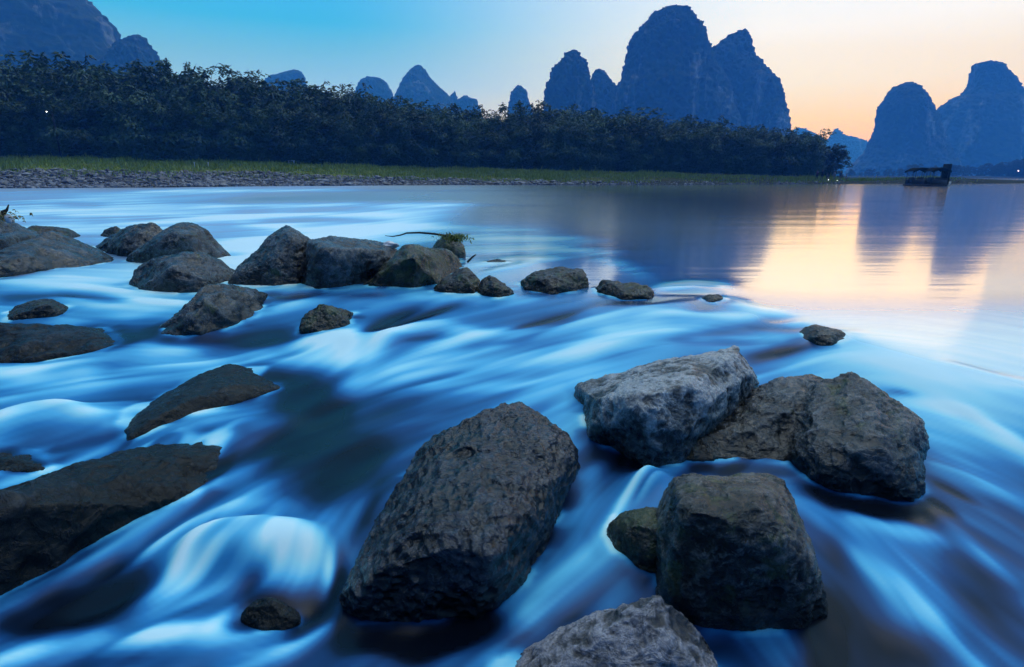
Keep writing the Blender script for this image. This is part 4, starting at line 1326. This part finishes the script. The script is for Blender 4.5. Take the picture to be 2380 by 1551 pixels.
hill('pale distant ragged karst ridge inside the sunset gap',
     [(300, 1942, 1946), (306, 1938, 1951), (316, 1934, 1958), (320, 1932, 1975), (326, 1929, 1992), (332, 1926, 2006), (338, 1924, 2012), (350, 1915, 2022), (425, 1900, 2050)],
     2100, 425, seed=29, fr_amp=5)
hill('pale distant crest peeping over the right end of the bamboo grove',
     [(298, 1856, 1862), (303, 1845, 1872), (310, 1835, 1885), (325, 1820, 1908), (340, 1800, 1926), (425, 1780, 1950)], 2200, 425, seed=33, fr_amp=5)
hill('huge karst mountain rising out of the upper left corner',
     [(-190, -160, -120), (-150, -250, -20), (-90, -330, 90), (-40, -380, 150), (0, -420, 188), (25, -430, 215), (50, -440, 238), (62, -445, 252), (90, -450, 256), (105, -450, 264), (130, -455, 285), (160, -460, 305), (420, -500, 370)],
     820, 420, seed=37, depth=.55, fr_amp=3.2)
hill('small knobbed karst peak at the foot of the upper left mountain',
     [(83, 321, 327), (88, 308, 332), (96, 298, 337), (106, 276, 341), (122, 264, 352), (136, 258, 362), (150, 250, 371), (180, 240, 385), (420, 220, 430)], 790, 420, seed=41, fr_amp=2.6)
hill('low hump-backed karst hill over the left half of the grove',
     [(164, 680, 692), (168, 668, 699), (174, 648, 704), (180, 630, 706), (188, 620, 707), (210, 612, 712), (420, 590, 730)], 1500, 420, seed=45, fr_amp=2.2)
hill('flat-topped karst hill left of the conical one',
     [(182, 852, 882), (186, 843, 890), (195, 835, 898), (205, 829, 905), (215, 827, 910), (240, 820, 918), (420, 800, 940)], 1500, 420, seed=49, fr_amp=2.2)
hill('conical karst hill with a long right slope, above the centre of the grove',
     [(154, 968, 980), (160, 956, 985), (172, 948, 993), (186, 939, 1002), (205, 928, 1022), (218, 922, 1038), (260, 905, 1070), (420, 870, 1120)], 1450, 420, seed=53, fr_amp=2.4)
for lab, ol, sd in [
    ('thin spire at the foot of the conical hill', [(212, 1056, 1058), (217, 1053, 1059), (222, 1048, 1061), (232, 1040, 1064), (260, 1030, 1075), (420, 1010, 1100)], 57),
    ('low rounded crag right of the thin spire', [(223, 1078, 1086), (227, 1074, 1092), (233, 1066, 1108), (240, 1062, 1110), (260, 1055, 1118), (420, 1030, 1140)], 61)]:
    hill(lab, ol, 1500, 420, seed=sd, fr_amp=2.0)


# ------------------------------------------------------------------ bamboo
def bamboo_proto(seed, n_culm=26, H=11.0, spread=3.2):
    r = np.random.default_rng(seed)
    bmc = bmesh.new()
    LV = []
    for i in range(n_culm):
        a_ = r.uniform(0, 6.28)
        rad = .9 * math.sqrt(r.random())
        b0 = np.array([math.cos(a_) * rad, math.sin(a_) * rad, -.1])
        az = a_ + r.normal(0, .5)
        dr = np.array([math.cos(az), math.sin(az), 0])
        sd = np.array([-dr[1], dr[0], 0])
        h = H * (r.uniform(.55, 1.0) if i > 4 else r.uniform(.9, 1.08))
        out = spread * 1.25 * r.uniform(.2, 1.0) * (h / H)
        droop = r.uniform(.14, .38)
        path = []
        for s in np.linspace(0, 1, 11):
            path.append(b0 + dr * out * (s ** 2.2) + np.array([0, 0, h * (s * (1 + droop) - droop * 1.0 * s ** 3.2)]))
        path = np.array(path)
        tube(bmc, path, [.045 * (1 - .85 * s) + .006 for s in np.linspace(0, 1, 11)], 5, False)
        nb = int(30 * h / H)
        for k in range(nb):
            s = .10 + .90 * (k + r.random()) / nb
            j = min(int(s * 10), 9)
            p = path[j] + (path[j + 1] - path[j]) * (s * 10 - j)
            ba = r.uniform(0, 6.28)
            bl = r.uniform(.35, 1.15) * (1.15 - .75 * abs(s - .55))
            bd = np.array([math.cos(ba), math.sin(ba), r.uniform(-.15, .35)])
            nleaf = r.integers(7, 12)
            for q in range(nleaf):
                u = (q + .6) / nleaf
                lp = p + bd * bl * u + np.array([0, 0, -.28 * bl * u * u]) + r.normal(0, .10, 3)
                la = ba + r.normal(0, .8)
                ld_ = np.array([math.cos(la), math.sin(la), r.uniform(-.95, -.15)])
                ld_ /= np.linalg.norm(ld_)
                w_ = np.cross(ld_, r.normal(0, 1, 3))
                w_ /= np.linalg.norm(w_) + 1e-6
                ln = r.uniform(.30, .60)
                wdt = r.uniform(.06, .11)
                LV.append([lp, lp + ld_ * ln * .4 + w_ * wdt, lp + ld_ * ln, lp + ld_ * ln * .4 - w_ * wdt])
    for k in range(15 if n_culm > 10 else 2):                   # rounded heads of hanging leaves
        a_, rr = r.uniform(0, 6.28), 2.9 * math.sqrt(r.random())
        zc = H * r.uniform(.22, .86)
        R0 = r.uniform(1.0, 1.8)
        c_ = np.array([math.cos(a_) * rr, math.sin(a_) * rr, zc])
        for q in range(170):
            u_ = r.normal(0, 1, 3)
            u_[2] = abs(u_[2]) * 1.1 - .35
            u_ /= np.linalg.norm(u_)
            lp = c_ + u_ * R0 * r.uniform(.8, 1.05) * np.array([1, 1, .8])
            ld_ = u_ * .5 + np.array([0, 0, -.9]) + r.normal(0, .35, 3)
            ld_ /= np.linalg.norm(ld_)
            w_ = np.cross(ld_, u_ + r.normal(0, .4, 3))
            w_ /= np.linalg.norm(w_) + 1e-6
            ln, wdt = r.uniform(.35, .6), r.uniform(.07, .12)
            LV.append([lp, lp + ld_ * ln * .4 + w_ * wdt, lp + ld_ * ln, lp + ld_ * ln * .4 - w_ * wdt])
    for k in range(520 if n_culm > 10 else 60):                # low suckers and leaves round the foot
        a_, rr, z_ = r.uniform(0, 6.28), 2.6 * math.sqrt(r.random()), 3.2 * r.random() ** 1.3
        c_ = np.array([math.cos(a_) * rr, math.sin(a_) * rr, z_])
        for q in range(5):
            lp = c_ + r.normal(0, .22, 3)
            ld_ = np.array([r.normal(), r.normal(), r.uniform(-.8, .4)])
            ld_ /= np.linalg.norm(ld_)
            w_ = np.cross(ld_, r.normal(0, 1, 3))
            w_ /= np.linalg.norm(w_) + 1e-6
            LV.append([lp, lp + ld_ * .22 + w_ * .09, lp + ld_ * .5, lp + ld_ * .22 - w_ * .09])
    LV = np.array(LV)
    root = empty('bamboo_clump', (0, 0, 0))
    bm_obj('culms', bmc, M_CULM, root)
    mesh_np('foliage', LV.reshape(-1, 3), np.arange(len(LV) * 4).reshape(-1, 4), M_LEAF, False, root)
    return root


protos = [bamboo_proto(100 + i, 26 + 3 * (i % 3), 11.0, 3.0 + .5 * (i % 2)) for i in range(6)]
plume = bamboo_proto(200, 7, 11.0, 3.6)
used = set()
prof_x = [-400, 0, 60, 110, 150, 190, 230, 270, 300, 340, 385, 430, 480, 520, 560, 600, 650, 700, 760, 800, 830, 870, 920, 960, 1020, 1080, 1130, 1160, 1190, 1230, 1290, 1350, 1400,
          1460, 1520, 1580, 1640, 1700, 1760, 1820, 1860, 1900, 1925, 1960]
prof_y = [140, 146, 152, 150, 140, 152, 144, 156, 152, 162, 168, 172, 180, 190, 188, 190, 196, 196, 206, 218, 220, 226, 224, 238, 246, 252, 258, 262, 248, 250, 255, 258, 262,
          266, 270, 280, 288, 296, 304, 306, 308, 320, 336, 345]


def place(proto, px, l, top_py, label, group, sxy=None, rz=None):
    # stand it l metres behind the waterline on the picture bearing px
    x0 = 0
    y0 = 90.0
    for _ in range(8):
        x0 = (px - 1190) / F * (y0 * CP + (CAM_H - 2) * SP)
        y0 = float(bank_y(x0)) + l
    z0 = float(ground_z(x0, y0))
    zt = at_depth(px, top_py, y0)[2]
    h = zt - z0
    first = proto.name not in used
    o = proto if first else copy_tree(proto)
    used.add(proto.name)
    o.location = (x0, y0, z0)
    k = h / 11.0
    s = (sxy or 1.0)
    o.scale = (max(.55, k * s), max(.55, k * s), k)
    o.rotation_euler = (0, 0, random.uniform(0, 6.28) if rz is None else rz)
    tag(o, label, 'bamboo', group)
    return o


GRP = 'bamboo clumps of the riverside grove'
i = 0
# back row sets the skyline, two nearer rows step down towards the grass
for row, (l0, dy, step, lab) in enumerate([(31, 0, 44, 'dark green bamboo clump in the back rank, its arching tops on the skyline'),
                                           (26, 22, 50, 'dense dark bamboo clump in the middle rank of the riverside grove'),
                                           (22.5, 62, 52, 'shadowy bamboo clump in the front rank at the edge of the grass')]):
    px = -330 + 17 * row
    while px < 1925 - 10 * row:
        sk = np.interp(px, prof_x, prof_y)
        fall = (395 - sk) / 240.0
        ty = sk + dy * fall + random.uniform(-10, 10) * (1.0 if row else 1.5)
        far_ = np.interp(px, [1200, 1900], [0, 1])
        place(protos[i % 6], px + random.uniform(-12, 12), l0 - 4 * far_ * (row < 2) - (1.5 * far_), ty, lab, GRP, sxy=random.uniform(1.05, 1.45))
        i += 1
        px += step * random.uniform(.85, 1.15) * np.interp(px, [0, 1900], [1.15, .8])
for px, ty, lab in [(100, 128, 'feathery bamboo plume leaning left over the upper left part of the grove'),
                    (160, 131, 'tall hooked bamboo plume, second from the left above the grove'),
                    (230, 134, 'bushy bamboo head standing above the grove under the big left mountain'),
                    (392, 146, 'bamboo plume against the sky right of the small knobbed peak'),
                    (432, 153, 'thin drooping bamboo plume, left of the tallest hooked one'),
                    (486, 147, 'tallest sparse hooked bamboo plume against the open sky'),
                    (540, 172, 'short bamboo plume between the hooked plume and the hump-backed hill'),
                    (590, 171, 'paired bamboo heads against the sky left of the hump-backed hill'),
                    (740, 192, 'wispy bamboo plume right of the hump-backed hill'),
                    (798, 203, 'loose bamboo plume with sky showing through, left of the flat-topped hill'),
                    (1190, 240, 'dark bamboo head beside the tiny karst cone'),
                    (1135, 246, 'ragged bamboo plume right of the low rounded crag')]:
    place(plume, px, 28, ty, lab, 'bamboo plumes rising above the grove', sxy=1.0)


# ------------------------------------------------------------------ broad-leaved trees
def tree_proto(seed, H=10.0, R=4.2):
    r = np.random.default_rng(seed)
    root = empty('tree', (0, 0, 0))
    bm = bmesh.new()
    tube(bm, [(0, 0, -.2), (.1, 0, H * .22), (.05, .1, H * .5), (0, .1, H * .8)], [.30, .22, .15, .05], 8)
    cl = []
    for i in range(9):
        a_ = i * 2.4
        z0 = H * (.25 + .05 * i)
        e = np.array([math.cos(a_) * R * .65, math.sin(a_) * R * .65, z0 + H * .18])
        tube(bm, [(0, 0, z0), tuple(e * .5 + np.array([0, 0, z0 * .5 + .2])), tuple(e)], [.12, .08, .03], 5)
        cl.append(e)
    bm_obj('trunk', bm, M_BARK, root)
    for i in range(46):
        a_, rr = r.uniform(0, 6.28), R * math.sqrt(r.random())
        zz = H * r.uniform(.06, .97)
        lim = math.sqrt(max(0, 1 - ((zz / H - .5) / .52) ** 2))
        cl.append(np.array([math.cos(a_) * rr * lim, math.sin(a_) * rr * lim, zz]))
    LV = []
    for c_ in cl:
        n = int(r.integers(55, 100))
        rad = r.uniform(.7, 1.3)
        for k in range(n):
            d = r.normal(0, 1, 3)
            d /= np.linalg.norm(d)
            p = c_ + d * rad * r.random() ** .4 * np.array([1.1, 1.1, .7])
            t1 = np.cross(d, r.normal(0, 1, 3))
            t1 /= np.linalg.norm(t1) + 1e-6
            t2 = np.cross(d + r.normal(0, .5, 3), t1)
            t2 /= np.linalg.norm(t2) + 1e-6
            a1, b1 = r.uniform(.16, .32), r.uniform(.08, .16)
            LV.append([p - t1 * a1, p + t2 * b1, p + t1 * a1, p - t2 * b1])
    LV = np.array(LV)
    mesh_np('crown', LV.reshape(-1, 3), np.arange(len(LV) * 4).reshape(-1, 4), M_TREE, False, root)
    return root


tp = [tree_proto(301 + i, 10.0, 3.6 + .6 * i) for i in range(3)]
tused = set()


def put_tree(k, x, y, h, label, group, sx=1.0):
    o = tp[k] if k not in tused else copy_tree(tp[k])
    tused.add(k)
    o.location = (x, y, float(ground_z(x, y)) - .1)
    s = h / 10.0
    o.scale = (s * sx, s * sx, s)
    o.rotation_euler = (0, 0, random.uniform(0, 6.28))
    return tag(o, label, 'tree', group)


for px, ty, Yd, lab, k in [(1952, 337, 128, 'round leafy tree standing last at the right end of the bamboo grove', 0),
                           (1915, 340, 131, 'leafy tree next to last at the right end of the grove, behind the people', 1),
                           (1882, 322, 133, 'leafy tree where the bamboo grove thins out towards its right end', 2)]:
    P = at_depth(px, ty, Yd)
    put_tree(k, P[0], Yd, P[2] - float(ground_z(P[0], Yd)), lab, 'leafy trees at the end of the grove', 1.0)
for j in range(44):
    px = 1975 + j * 11.5 + random.uniform(-4, 4)
    ty = np.interp(px, [1975, 2080, 2110, 2200, 2260, 2310, 2360, 2380, 2480], [396, 392, 384, 384, 386, 380, 378, 366, 366]) + random.uniform(-4, 6)
    Yd = 398 + random.uniform(0, 25)
    P = at_depth(px, ty, Yd)
    put_tree(j % 3, P[0], Yd, P[2] - 1.4, 'hazy blue-black tree in the distant row across the river, behind the rafts', 'distant trees across the river', 1.1)
for j in range(16):
    px = 2380 + j * 9 - 60
    ty = np.interp(px, [2300, 2380, 2420, 2500], [392, 372, 364, 360]) + random.uniform(-3, 5)
    P = at_depth(px, ty, 388)
    put_tree((j + 1) % 3, P[0], 388 + random.uniform(0, 6), P[2] - 1.3, 'darker tree at the right edge on the opposite shore', 'dark trees at the right edge', .9)

# ------------------------------------------------------------------ rafts
m, nt, b = new_mat('weathered_bamboo')
t = nt.nodes.new('ShaderNodeTexCoord').outputs['Object']
c = mix_col(nt, noise_tex(nt, 6, 5, .6, t), (.010, .010, .009), (.03, .028, .024))
nt.links.new(c, b.inputs['Base Color'])
b.inputs['Roughness'].default_value = .7
M_RAFT = m
m, nt, b = new_mat('raft_canopy')
b.inputs['Base Color'].default_value = (.008, .012, .011, 1)
b.inputs['Roughness'].default_value = 1.0
b.inputs['Specular IOR Level'].default_value = .03
M_CANOPY = m
m, nt, b = new_mat('worn_white_pipe')
b.inputs['Base Color'].default_value = (.75, .77, .78, 1)
b.inputs['Roughness'].default_value = .35
M_PIPE = m


def raft(px, py, Wd, label, mirror=1, flap=False, white_tip=True):
    P = at_z(px, py, 0.0)
    root = empty('bamboo_raft', (P[0], P[1], 0))
    tag(root, label, 'raft', 'moored rafts')
    bm = bmesh.new()
    L = Wd
    for k in range(9):                                        # nine pipes side by side, bow curling up
        yy = (k - 4) * .17
        pts_ = [(-L * .55, yy, .18), (-L * .48, yy, .05), (0, yy, .03), (L * .44, yy, .05)]
        tube(bm, pts_, [.075, .085, .085, .085], 8)
    bm_obj('hull', bm, M_RAFT, root)
    bm = bmesh.new()
    for k in range(9):
        yy = (k - 4) * .17
        tube(bm, [(L * .44, yy, .05), (L * .52, yy, .12), (L * .58, yy, .30), (L * .61, yy, .58)], [.085, .082, .075, .05], 8)
    bm_obj('bow', bm, M_PIPE if white_tip else M_RAFT, root)
    bm = bmesh.new()
    for k in range(12):
        box(bm, (-L * .42 + k * L * .078, 0, .145), (L * .07, 1.5, .035), None, .006)
    bm_obj('deck', bm, M_RAFT, root)
    for yy in (-.74, .74):                                    # boarded sides below the seats
        bm = bmesh.new()
        box(bm, (-.02 * L, yy, .53), (.84 * L, .03, .66), None, .008)
        box(bm, (-.02 * L, yy, .97), (.86 * L, .05, .06), None, .008)
        bm_obj('side_board', bm, M_RAFT, root)
    H = 2.0
    for ix in (-.42, 0, .40):
        for iy in (-.62, .62):
            bm = bmesh.new()
            tube(bm, [(ix * L, iy, .15), (ix * L, iy, H - .05)], .03, 8)
            bm_obj('post', bm, M_RAFT, root)
    # arched canopy with a valance
    Vc, Fc = [], []
    n = 24
    for sidez in (0, -.05):
        for k in range(n + 1):
            s = k / n * 2 - 1
            z_ = H + .46 * (1 - s * s) + sidez
            for yy in (-.85, .85):
                Vc.append((s * L * .5, yy, z_))
    for k in range(n):
        a0 = 2 * k
        Fc.append((a0, a0 + 1, a0 + 3, a0 + 2))
        b0 = a0 + 2 * (n + 1)
        Fc.append((b0 + 2, b0 + 3, b0 + 1, b0))
        Fc.append((a0, a0 + 2, b0 + 2, b0))
        Fc.append((a0 + 3, a0 + 1, b0 + 1, b0 + 3))
    can = mesh_np('canopy', Vc, Fc, M_CANOPY, False, root)
    bm = bmesh.new()
    for yy in (-.87, .87):
        for k in range(n):
            s = (k + .5) / n * 2 - 1
            box(bm, (s * L * .5, yy, H + .46 * (1 - s * s) - .15), (L / n * 1.02, .02, .24 + .05 * (k % 2)))
    bm_obj('valance', bm, M_CANOPY, can)
    for ix in (-.22, .2):                                     # two seat benches facing the bow
        bm = bmesh.new()
        box(bm, (ix * L, 0, .52), (.55, 1.15, .07), None, .02)
        box(bm, (ix * L - .28, 0, .85), (.07, 1.15, .62), Matrix.Rotation(-.12, 3, 'Y'), .02)
        for yy in (-.5, 0, .5):
            box(bm, (ix * L - .2, yy, .33), (.05, .05, .36))
            box(bm, (ix * L + .2, yy, .33), (.05, .05, .36))
        for yy in (-.56, .56):
            box(bm, (ix * L, yy, .72), (.5, .05, .05))
            box(bm, (ix * L + .22, yy, .62), (.05, .05, .2))
        bm_obj('bench', bm, M_RAFT, root)
    if flap:                                                  # rolled blind and engine housing at the stern end
        bm = bmesh.new()
        box(bm, (L * .46, 0, 1.55), (L * .16, 1.2, 2.75), None, .05)
        bm_obj('rolled_blind', bm, M_CANOPY, root)
        bm = bmesh.new()
        tube(bm, [(.05 * L, -.9, H - .02), (.16 * L, -.9, H - .42), (.30 * L, -.9, H - .08)], [.05, .13, .05], 8)
        bm_obj('sagging_awning', bm, M_CANOPY, root)
    root.scale = (mirror, 1, 1)
    return root


_ppm = lambda py: F / (at_z(2150, py)[1] * CP)
raft(2131, 432, 2.9, 'left of two moored rafts, with a high clean arched canopy', 1, False, False)
raft(2174, 432.6, 2.5, 'right of two moored rafts, with a sagging awning, tall blind and white upturned bow', 1, True, True)

# ------------------------------------------------------------------ people on the far bank
def skin_person(name, loc, rz, hgt, pose, mats, label):
    """one continuous skinned body; clothes and hair are children"""
    root = empty(name, loc, rz)
    s = hgt / 1.7
    sit = pose == 'crouch'
    ln = .0
    hipz = .50 if sit else .90
    J = {}
    J['hip'] = (0, 0, hipz)
    J['chest'] = (0, .10 if sit else .02, hipz + .40)
    J['neck'] = (0, .13 if sit else .02, hipz + .56)
    J['head'] = (0, .16 if sit else .04, hipz + .66)
    J['crown'] = (0, .17 if sit else .03, hipz + .80)
    for sd_, q in ((-1, 'l'), (1, 'r')):
        J['sh' + q] = (.19 * sd_, .10 if sit else .01, hipz + .50)
        J['el' + q] = (.25 * sd_, .20 if sit else (.04 if pose != 'camera' else .12), hipz + .24)
        J['ha' + q] = (.22 * sd_, .40 if sit else .08, hipz + .02) if pose != 'camera' else (.07 * sd_, .34, hipz + .46)
        J['th' + q] = (.10 * sd_, 0, hipz - .05)
        if sit:
            J['kn' + q] = (.16 * sd_, .42, .46)
            J['fo' + q] = (.15 * sd_, .16, .06)
            J['to' + q] = (.16 * sd_, .34, .04)
        else:
            st_ = .07 * sd_ if pose == 'walk' else 0
            J['kn' + q] = (.11 * sd_, .03 + st_, .48)
            J['fo' + q] = (.12 * sd_, -.02 + st_ * 2, .07)
            J['to' + q] = (.14 * sd_, .15 + st_ * 2, .04)
    R_ = dict(hip=.14, chest=.155, neck=.058, head=.088, crown=.06, sh=.066, el=.044, ha=.035, th=.09, kn=.058, fo=.045, to=.04)
    E = [('hip', 'chest'), ('chest', 'neck'), ('neck', 'head'), ('head', 'crown')]
    for q in 'lr':
        E += [('chest', 'sh' + q), ('sh' + q, 'el' + q), ('el' + q, 'ha' + q), ('hip', 'th' + q), ('th' + q, 'kn' + q), ('kn' + q, 'fo' + q), ('fo' + q, 'to' + q)]
    names = list(J)
    me = bpy.data.meshes.new('body')
    me.from_pydata([tuple(c * s for c in J[k]) for k in names], [(names.index(a_), names.index(b_)) for a_, b_ in E], [])
    o = bpy.data.objects.new('body', me)
    COL.objects.link(o)
    md = o.modifiers.new('skin', 'SKIN')
    md.use_smooth_shade = True
    for v, k in zip(me.skin_vertices[0].data, names):
        r_ = R_[k if k in R_ else k[:-1]] * s
        v.radius = (r_, r_)
        v.use_root = k == 'hip'
    su = o.modifiers.new('sub', 'SUBSURF')
    su.levels = 2
    su.render_levels = 2
    m2 = eval_mesh(o)
    bpy.data.objects.remove(o)
    # split colours: skin for head and hands, cloth for the rest
    m2.materials.clear()
    for mm in mats:
        m2.materials.append(mm)
    for p in m2.polygons:
        z = p.center.z / s
        hand = any((p.center / s - Vector(J[h])).length < .07 for h in ('hal', 'har'))
        p.material_index = 0 if (z > hipz + .55 or hand) else (1 if z > hipz - .02 else 2)
        p.use_smooth = True
    body = bpy.data.objects.new('body', m2)
    COL.objects.link(body)
    body.parent = root
    bm = bmesh.new()
    bmesh.ops.create_uvsphere(bm, u_segments=14, v_segments=10, radius=.108 * s)
    for v in bm.verts:
        v.co.z = max(v.co.z, -.03 * s if v.co.y < .03 * s else .045 * s)
    hair = bm_obj('hair', bm, mats[3], root)
    hair.location = Vector((J['head'][0], J['head'][1] - .012, J['head'][2] + .055)) * s
    bm = bmesh.new()
    for dx in (-.034, .034):
        bmesh.ops.create_uvsphere(bm, u_segments=8, v_segments=6, radius=.012 * s, matrix=Matrix.Translation((dx * s, (J['head'][1] + .085) * s, (J['head'][2] + .04) * s)))
    bm_obj('eyes', bm, mats[3], root)
    tag(root, label, 'person', 'people at the end of the far bank')
    return root


def flat(name, c_, r_=.8):
    m_, nt_, b_ = new_mat(name)
    t_ = nt_.nodes.new('ShaderNodeTexCoord').outputs['Object']
    n_ = noise_tex(nt_, 12, 3, .6, t_)
    nt_.links.new(mix_col(nt_, n_, tuple(x * .75 for x in c_), tuple(min(1, x * 1.2) for x in c_)), b_.inputs['Base Color'])
    b_.inputs['Roughness'].default_value = r_
    return m_


SK = flat('skin', (.30, .19, .14), .55)
HA = flat('dark_hair', (.012, .01, .01), .5)
MAR = flat('maroon_cloth', (.10, .015, .03))
NAV = flat('navy_cloth', (.015, .02, .05))
BLK = flat('black_cloth', (.012, .012, .014))
GRY = flat('grey_cloth', (.20, .21, .22))
TAN = flat('tan_cloth', (.16, .10, .05))


def on_land(px, py, l):
    y0 = float(100)
    x0 = 0
    for _ in range(8):
        x0 = (px - 1190) / F * (y0 * CP + (CAM_H - 1.5) * SP)
        y0 = float(bank_y(x0)) + l
    return (x0, y0, float(ground_z(x0, y0)))


ppl = [(1899, 7, 0, 1.72, 'camera', (SK, MAR, BLK, HA), 'person in a maroon top standing at the left of the group on the far bank'),
       (1911, 7, 2.6, 1.85, 'walk', (SK, BLK, NAV, HA), 'tall person in black standing second from the left on the far bank'),
       (1922, 6, .6, 1.65, 'crouch', (SK, NAV, BLK, HA), 'person in dark clothes crouching beside the bright torch on the bank'),
       (1940, 7, 3.3, 1.6, 'stand', (SK, GRY, GRY, HA), 'person in a grey top standing in the gap right of the bright torch'),
       (1954, 6.5, -.5, 1.65, 'walk', (SK, NAV, TAN, HA), 'person in navy top and tan trousers, rightmost of the standing people'),
       (1966, 6.5, 1.2, 1.6, 'crouch', (SK, GRY, TAN, HA), 'person crouching at the far right end of the group on the bank')]
for px, l, rz, h, ps, mt, lab in ppl:
    skin_person('person', on_land(px, 400, l), rz + math.pi, h, ps, mt, lab)


def lamp_mat(name, c_, s_):
    m_, nt_, b_ = new_mat(name)
    b_.inputs['Base Color'].default_value = (.8, .8, .8, 1)
    b_.inputs['Emission Color'].default_value = (*c_, 1)
    b_.inputs['Emission Strength'].default_value = s_
    return m_


ML = lamp_mat('lamp_glow', (1, .97, .9), 5)
ML2 = lamp_mat('far_lamp_glow', (1, .72, .85), 5)


def lantern(px, l, label, s=1.0):
    P = on_land(px, 404, l)
    root = empty('lantern', P)
    bm = bmesh.new()
    tube(bm, [(0, 0, 0), (0, 0, .05), (0, 0, .09)], [.12, .12, .05], 12)
    tube(bm, [(0, 0, .30), (0, 0, .34), (0, 0, .38)], [.09, .11, .02], 12)
    for k in range(4):
        a_ = k * math.pi / 2
        tube(bm, [(.085 * math.cos(a_), .085 * math.sin(a_), .08), (.085 * math.cos(a_), .085 * math.sin(a_), .31)], .008, 5)
    bm_obj('cage', bm, BLK, root)
    bm = bmesh.new()
    bmesh.ops.create_uvsphere(bm, u_segments=12, v_segments=8, radius=.085, matrix=Matrix.Translation((0, 0, .2)))
    bm_obj('bulb', bm, ML, root)
    root.scale = (s, s, s)
    return tag(root, label, 'lantern', 'lanterns by the people')


lantern(1927, 5.6, 'brightest small white lantern on the bank beside the crouching people', .9)
lantern(1948, 4.8, 'fainter small lantern on the bank between the standing people', .7)


def lamp_post(P, h, mat, label, r_=.2):
    root = empty('lamp_post', P)
    bm = bmesh.new()
    tube(bm, [(0, 0, 0), (0, 0, h * .5), (0, 0, h)], [.09, .07, .05], 8)
    tube(bm, [(0, 0, h), (0, -.5, h + .25), (0, -.9, h + .2)], [.05, .04, .035], 6)
    bm_obj('post', bm, BLK, root)
    bm = bmesh.new()
    bmesh.ops.create_uvsphere(bm, u_segments=12, v_segments=8, radius=r_, matrix=Matrix.Translation((0, -.95, h + .08)))
    bm_obj('bulb', bm, mat, root)
    return tag(root, label, 'street lamp')


P = at_depth(2364, 397, 384)
lamp_post((P[0], 384, 1.2), P[2] - 1.4, ML2, 'distant lit lamp among the trees at the right edge across the river', .30)
# a lamp in the grove, one white point of light
P = at_depth(121, 263, 84)
gz = float(ground_z(P[0], 84))
lamp_post((P[0], 84, gz), P[2] - gz, ML, 'single white lamp shining out of the dark grove at left', .07)

# white bench and stakes on the grass edge
bench_p = on_land(680, 388, 19.5)
root = empty('bench', bench_p)
bm = bmesh.new()
box(bm, (0, 0, .55), (1.0, .4, .08), None, .01)
bm_obj('seat', bm, M_WHITE, root)
for sx2 in (-.42, .42):
    bm = bmesh.new()
    box(bm, (sx2, 0, .26), (.08, .34, .5), None, .01)
    bm_obj('leg', bm, M_WHITE, root)
tag(root, 'low white bench at the foot of the bamboo left of centre', 'bench')
for px, lab in [(455, 'left of two pale stakes in the grass before the grove'), (487, 'right of two pale stakes in the grass before the grove')]:
    P = on_land(px, 380, 14.5)
    bm = bmesh.new()
    tube(bm, [(0, 0, -.1), (.02, 0, .4), (0, 0, .75)], [.06, .055, .05], 8)
    tube(bm, [(0, 0, .66), (.10, 0, .76)], [.04, .03], 6)
    o = bm_obj('stake', bm, M_WHITE)
    o.location = P
    tag(o, lab, 'stake', 'pale stakes in the grass')

# ------------------------------------------------------------------ haze
bm = bmesh.new()
box(bm, (200, 1140, 237), (7600, 2520, 486))
m = bpy.data.materials.new('haze')
m.use_nodes = True
nt = m.node_tree
for n in list(nt.nodes):
    nt.nodes.remove(n)
pv = nt.nodes.new('ShaderNodeVolumePrincipled')
pv.inputs['Color'].default_value = (*HAZE_COLOR, 1)
pv.inputs['Density'].default_value = HAZE_DENSITY
pv.inputs['Anisotropy'].default_value = 0.0
pv.inputs['Absorption Color'].default_value = (1, 1, 1, 1)
oo = nt.nodes.new('ShaderNodeOutputMaterial')
nt.links.new(pv.outputs[0], oo.inputs['Volume'])
hz = bm_obj('haze', bm, m, None, False)
tag(hz, 'blue evening haze filling the valley', 'haze', kind='stuff')
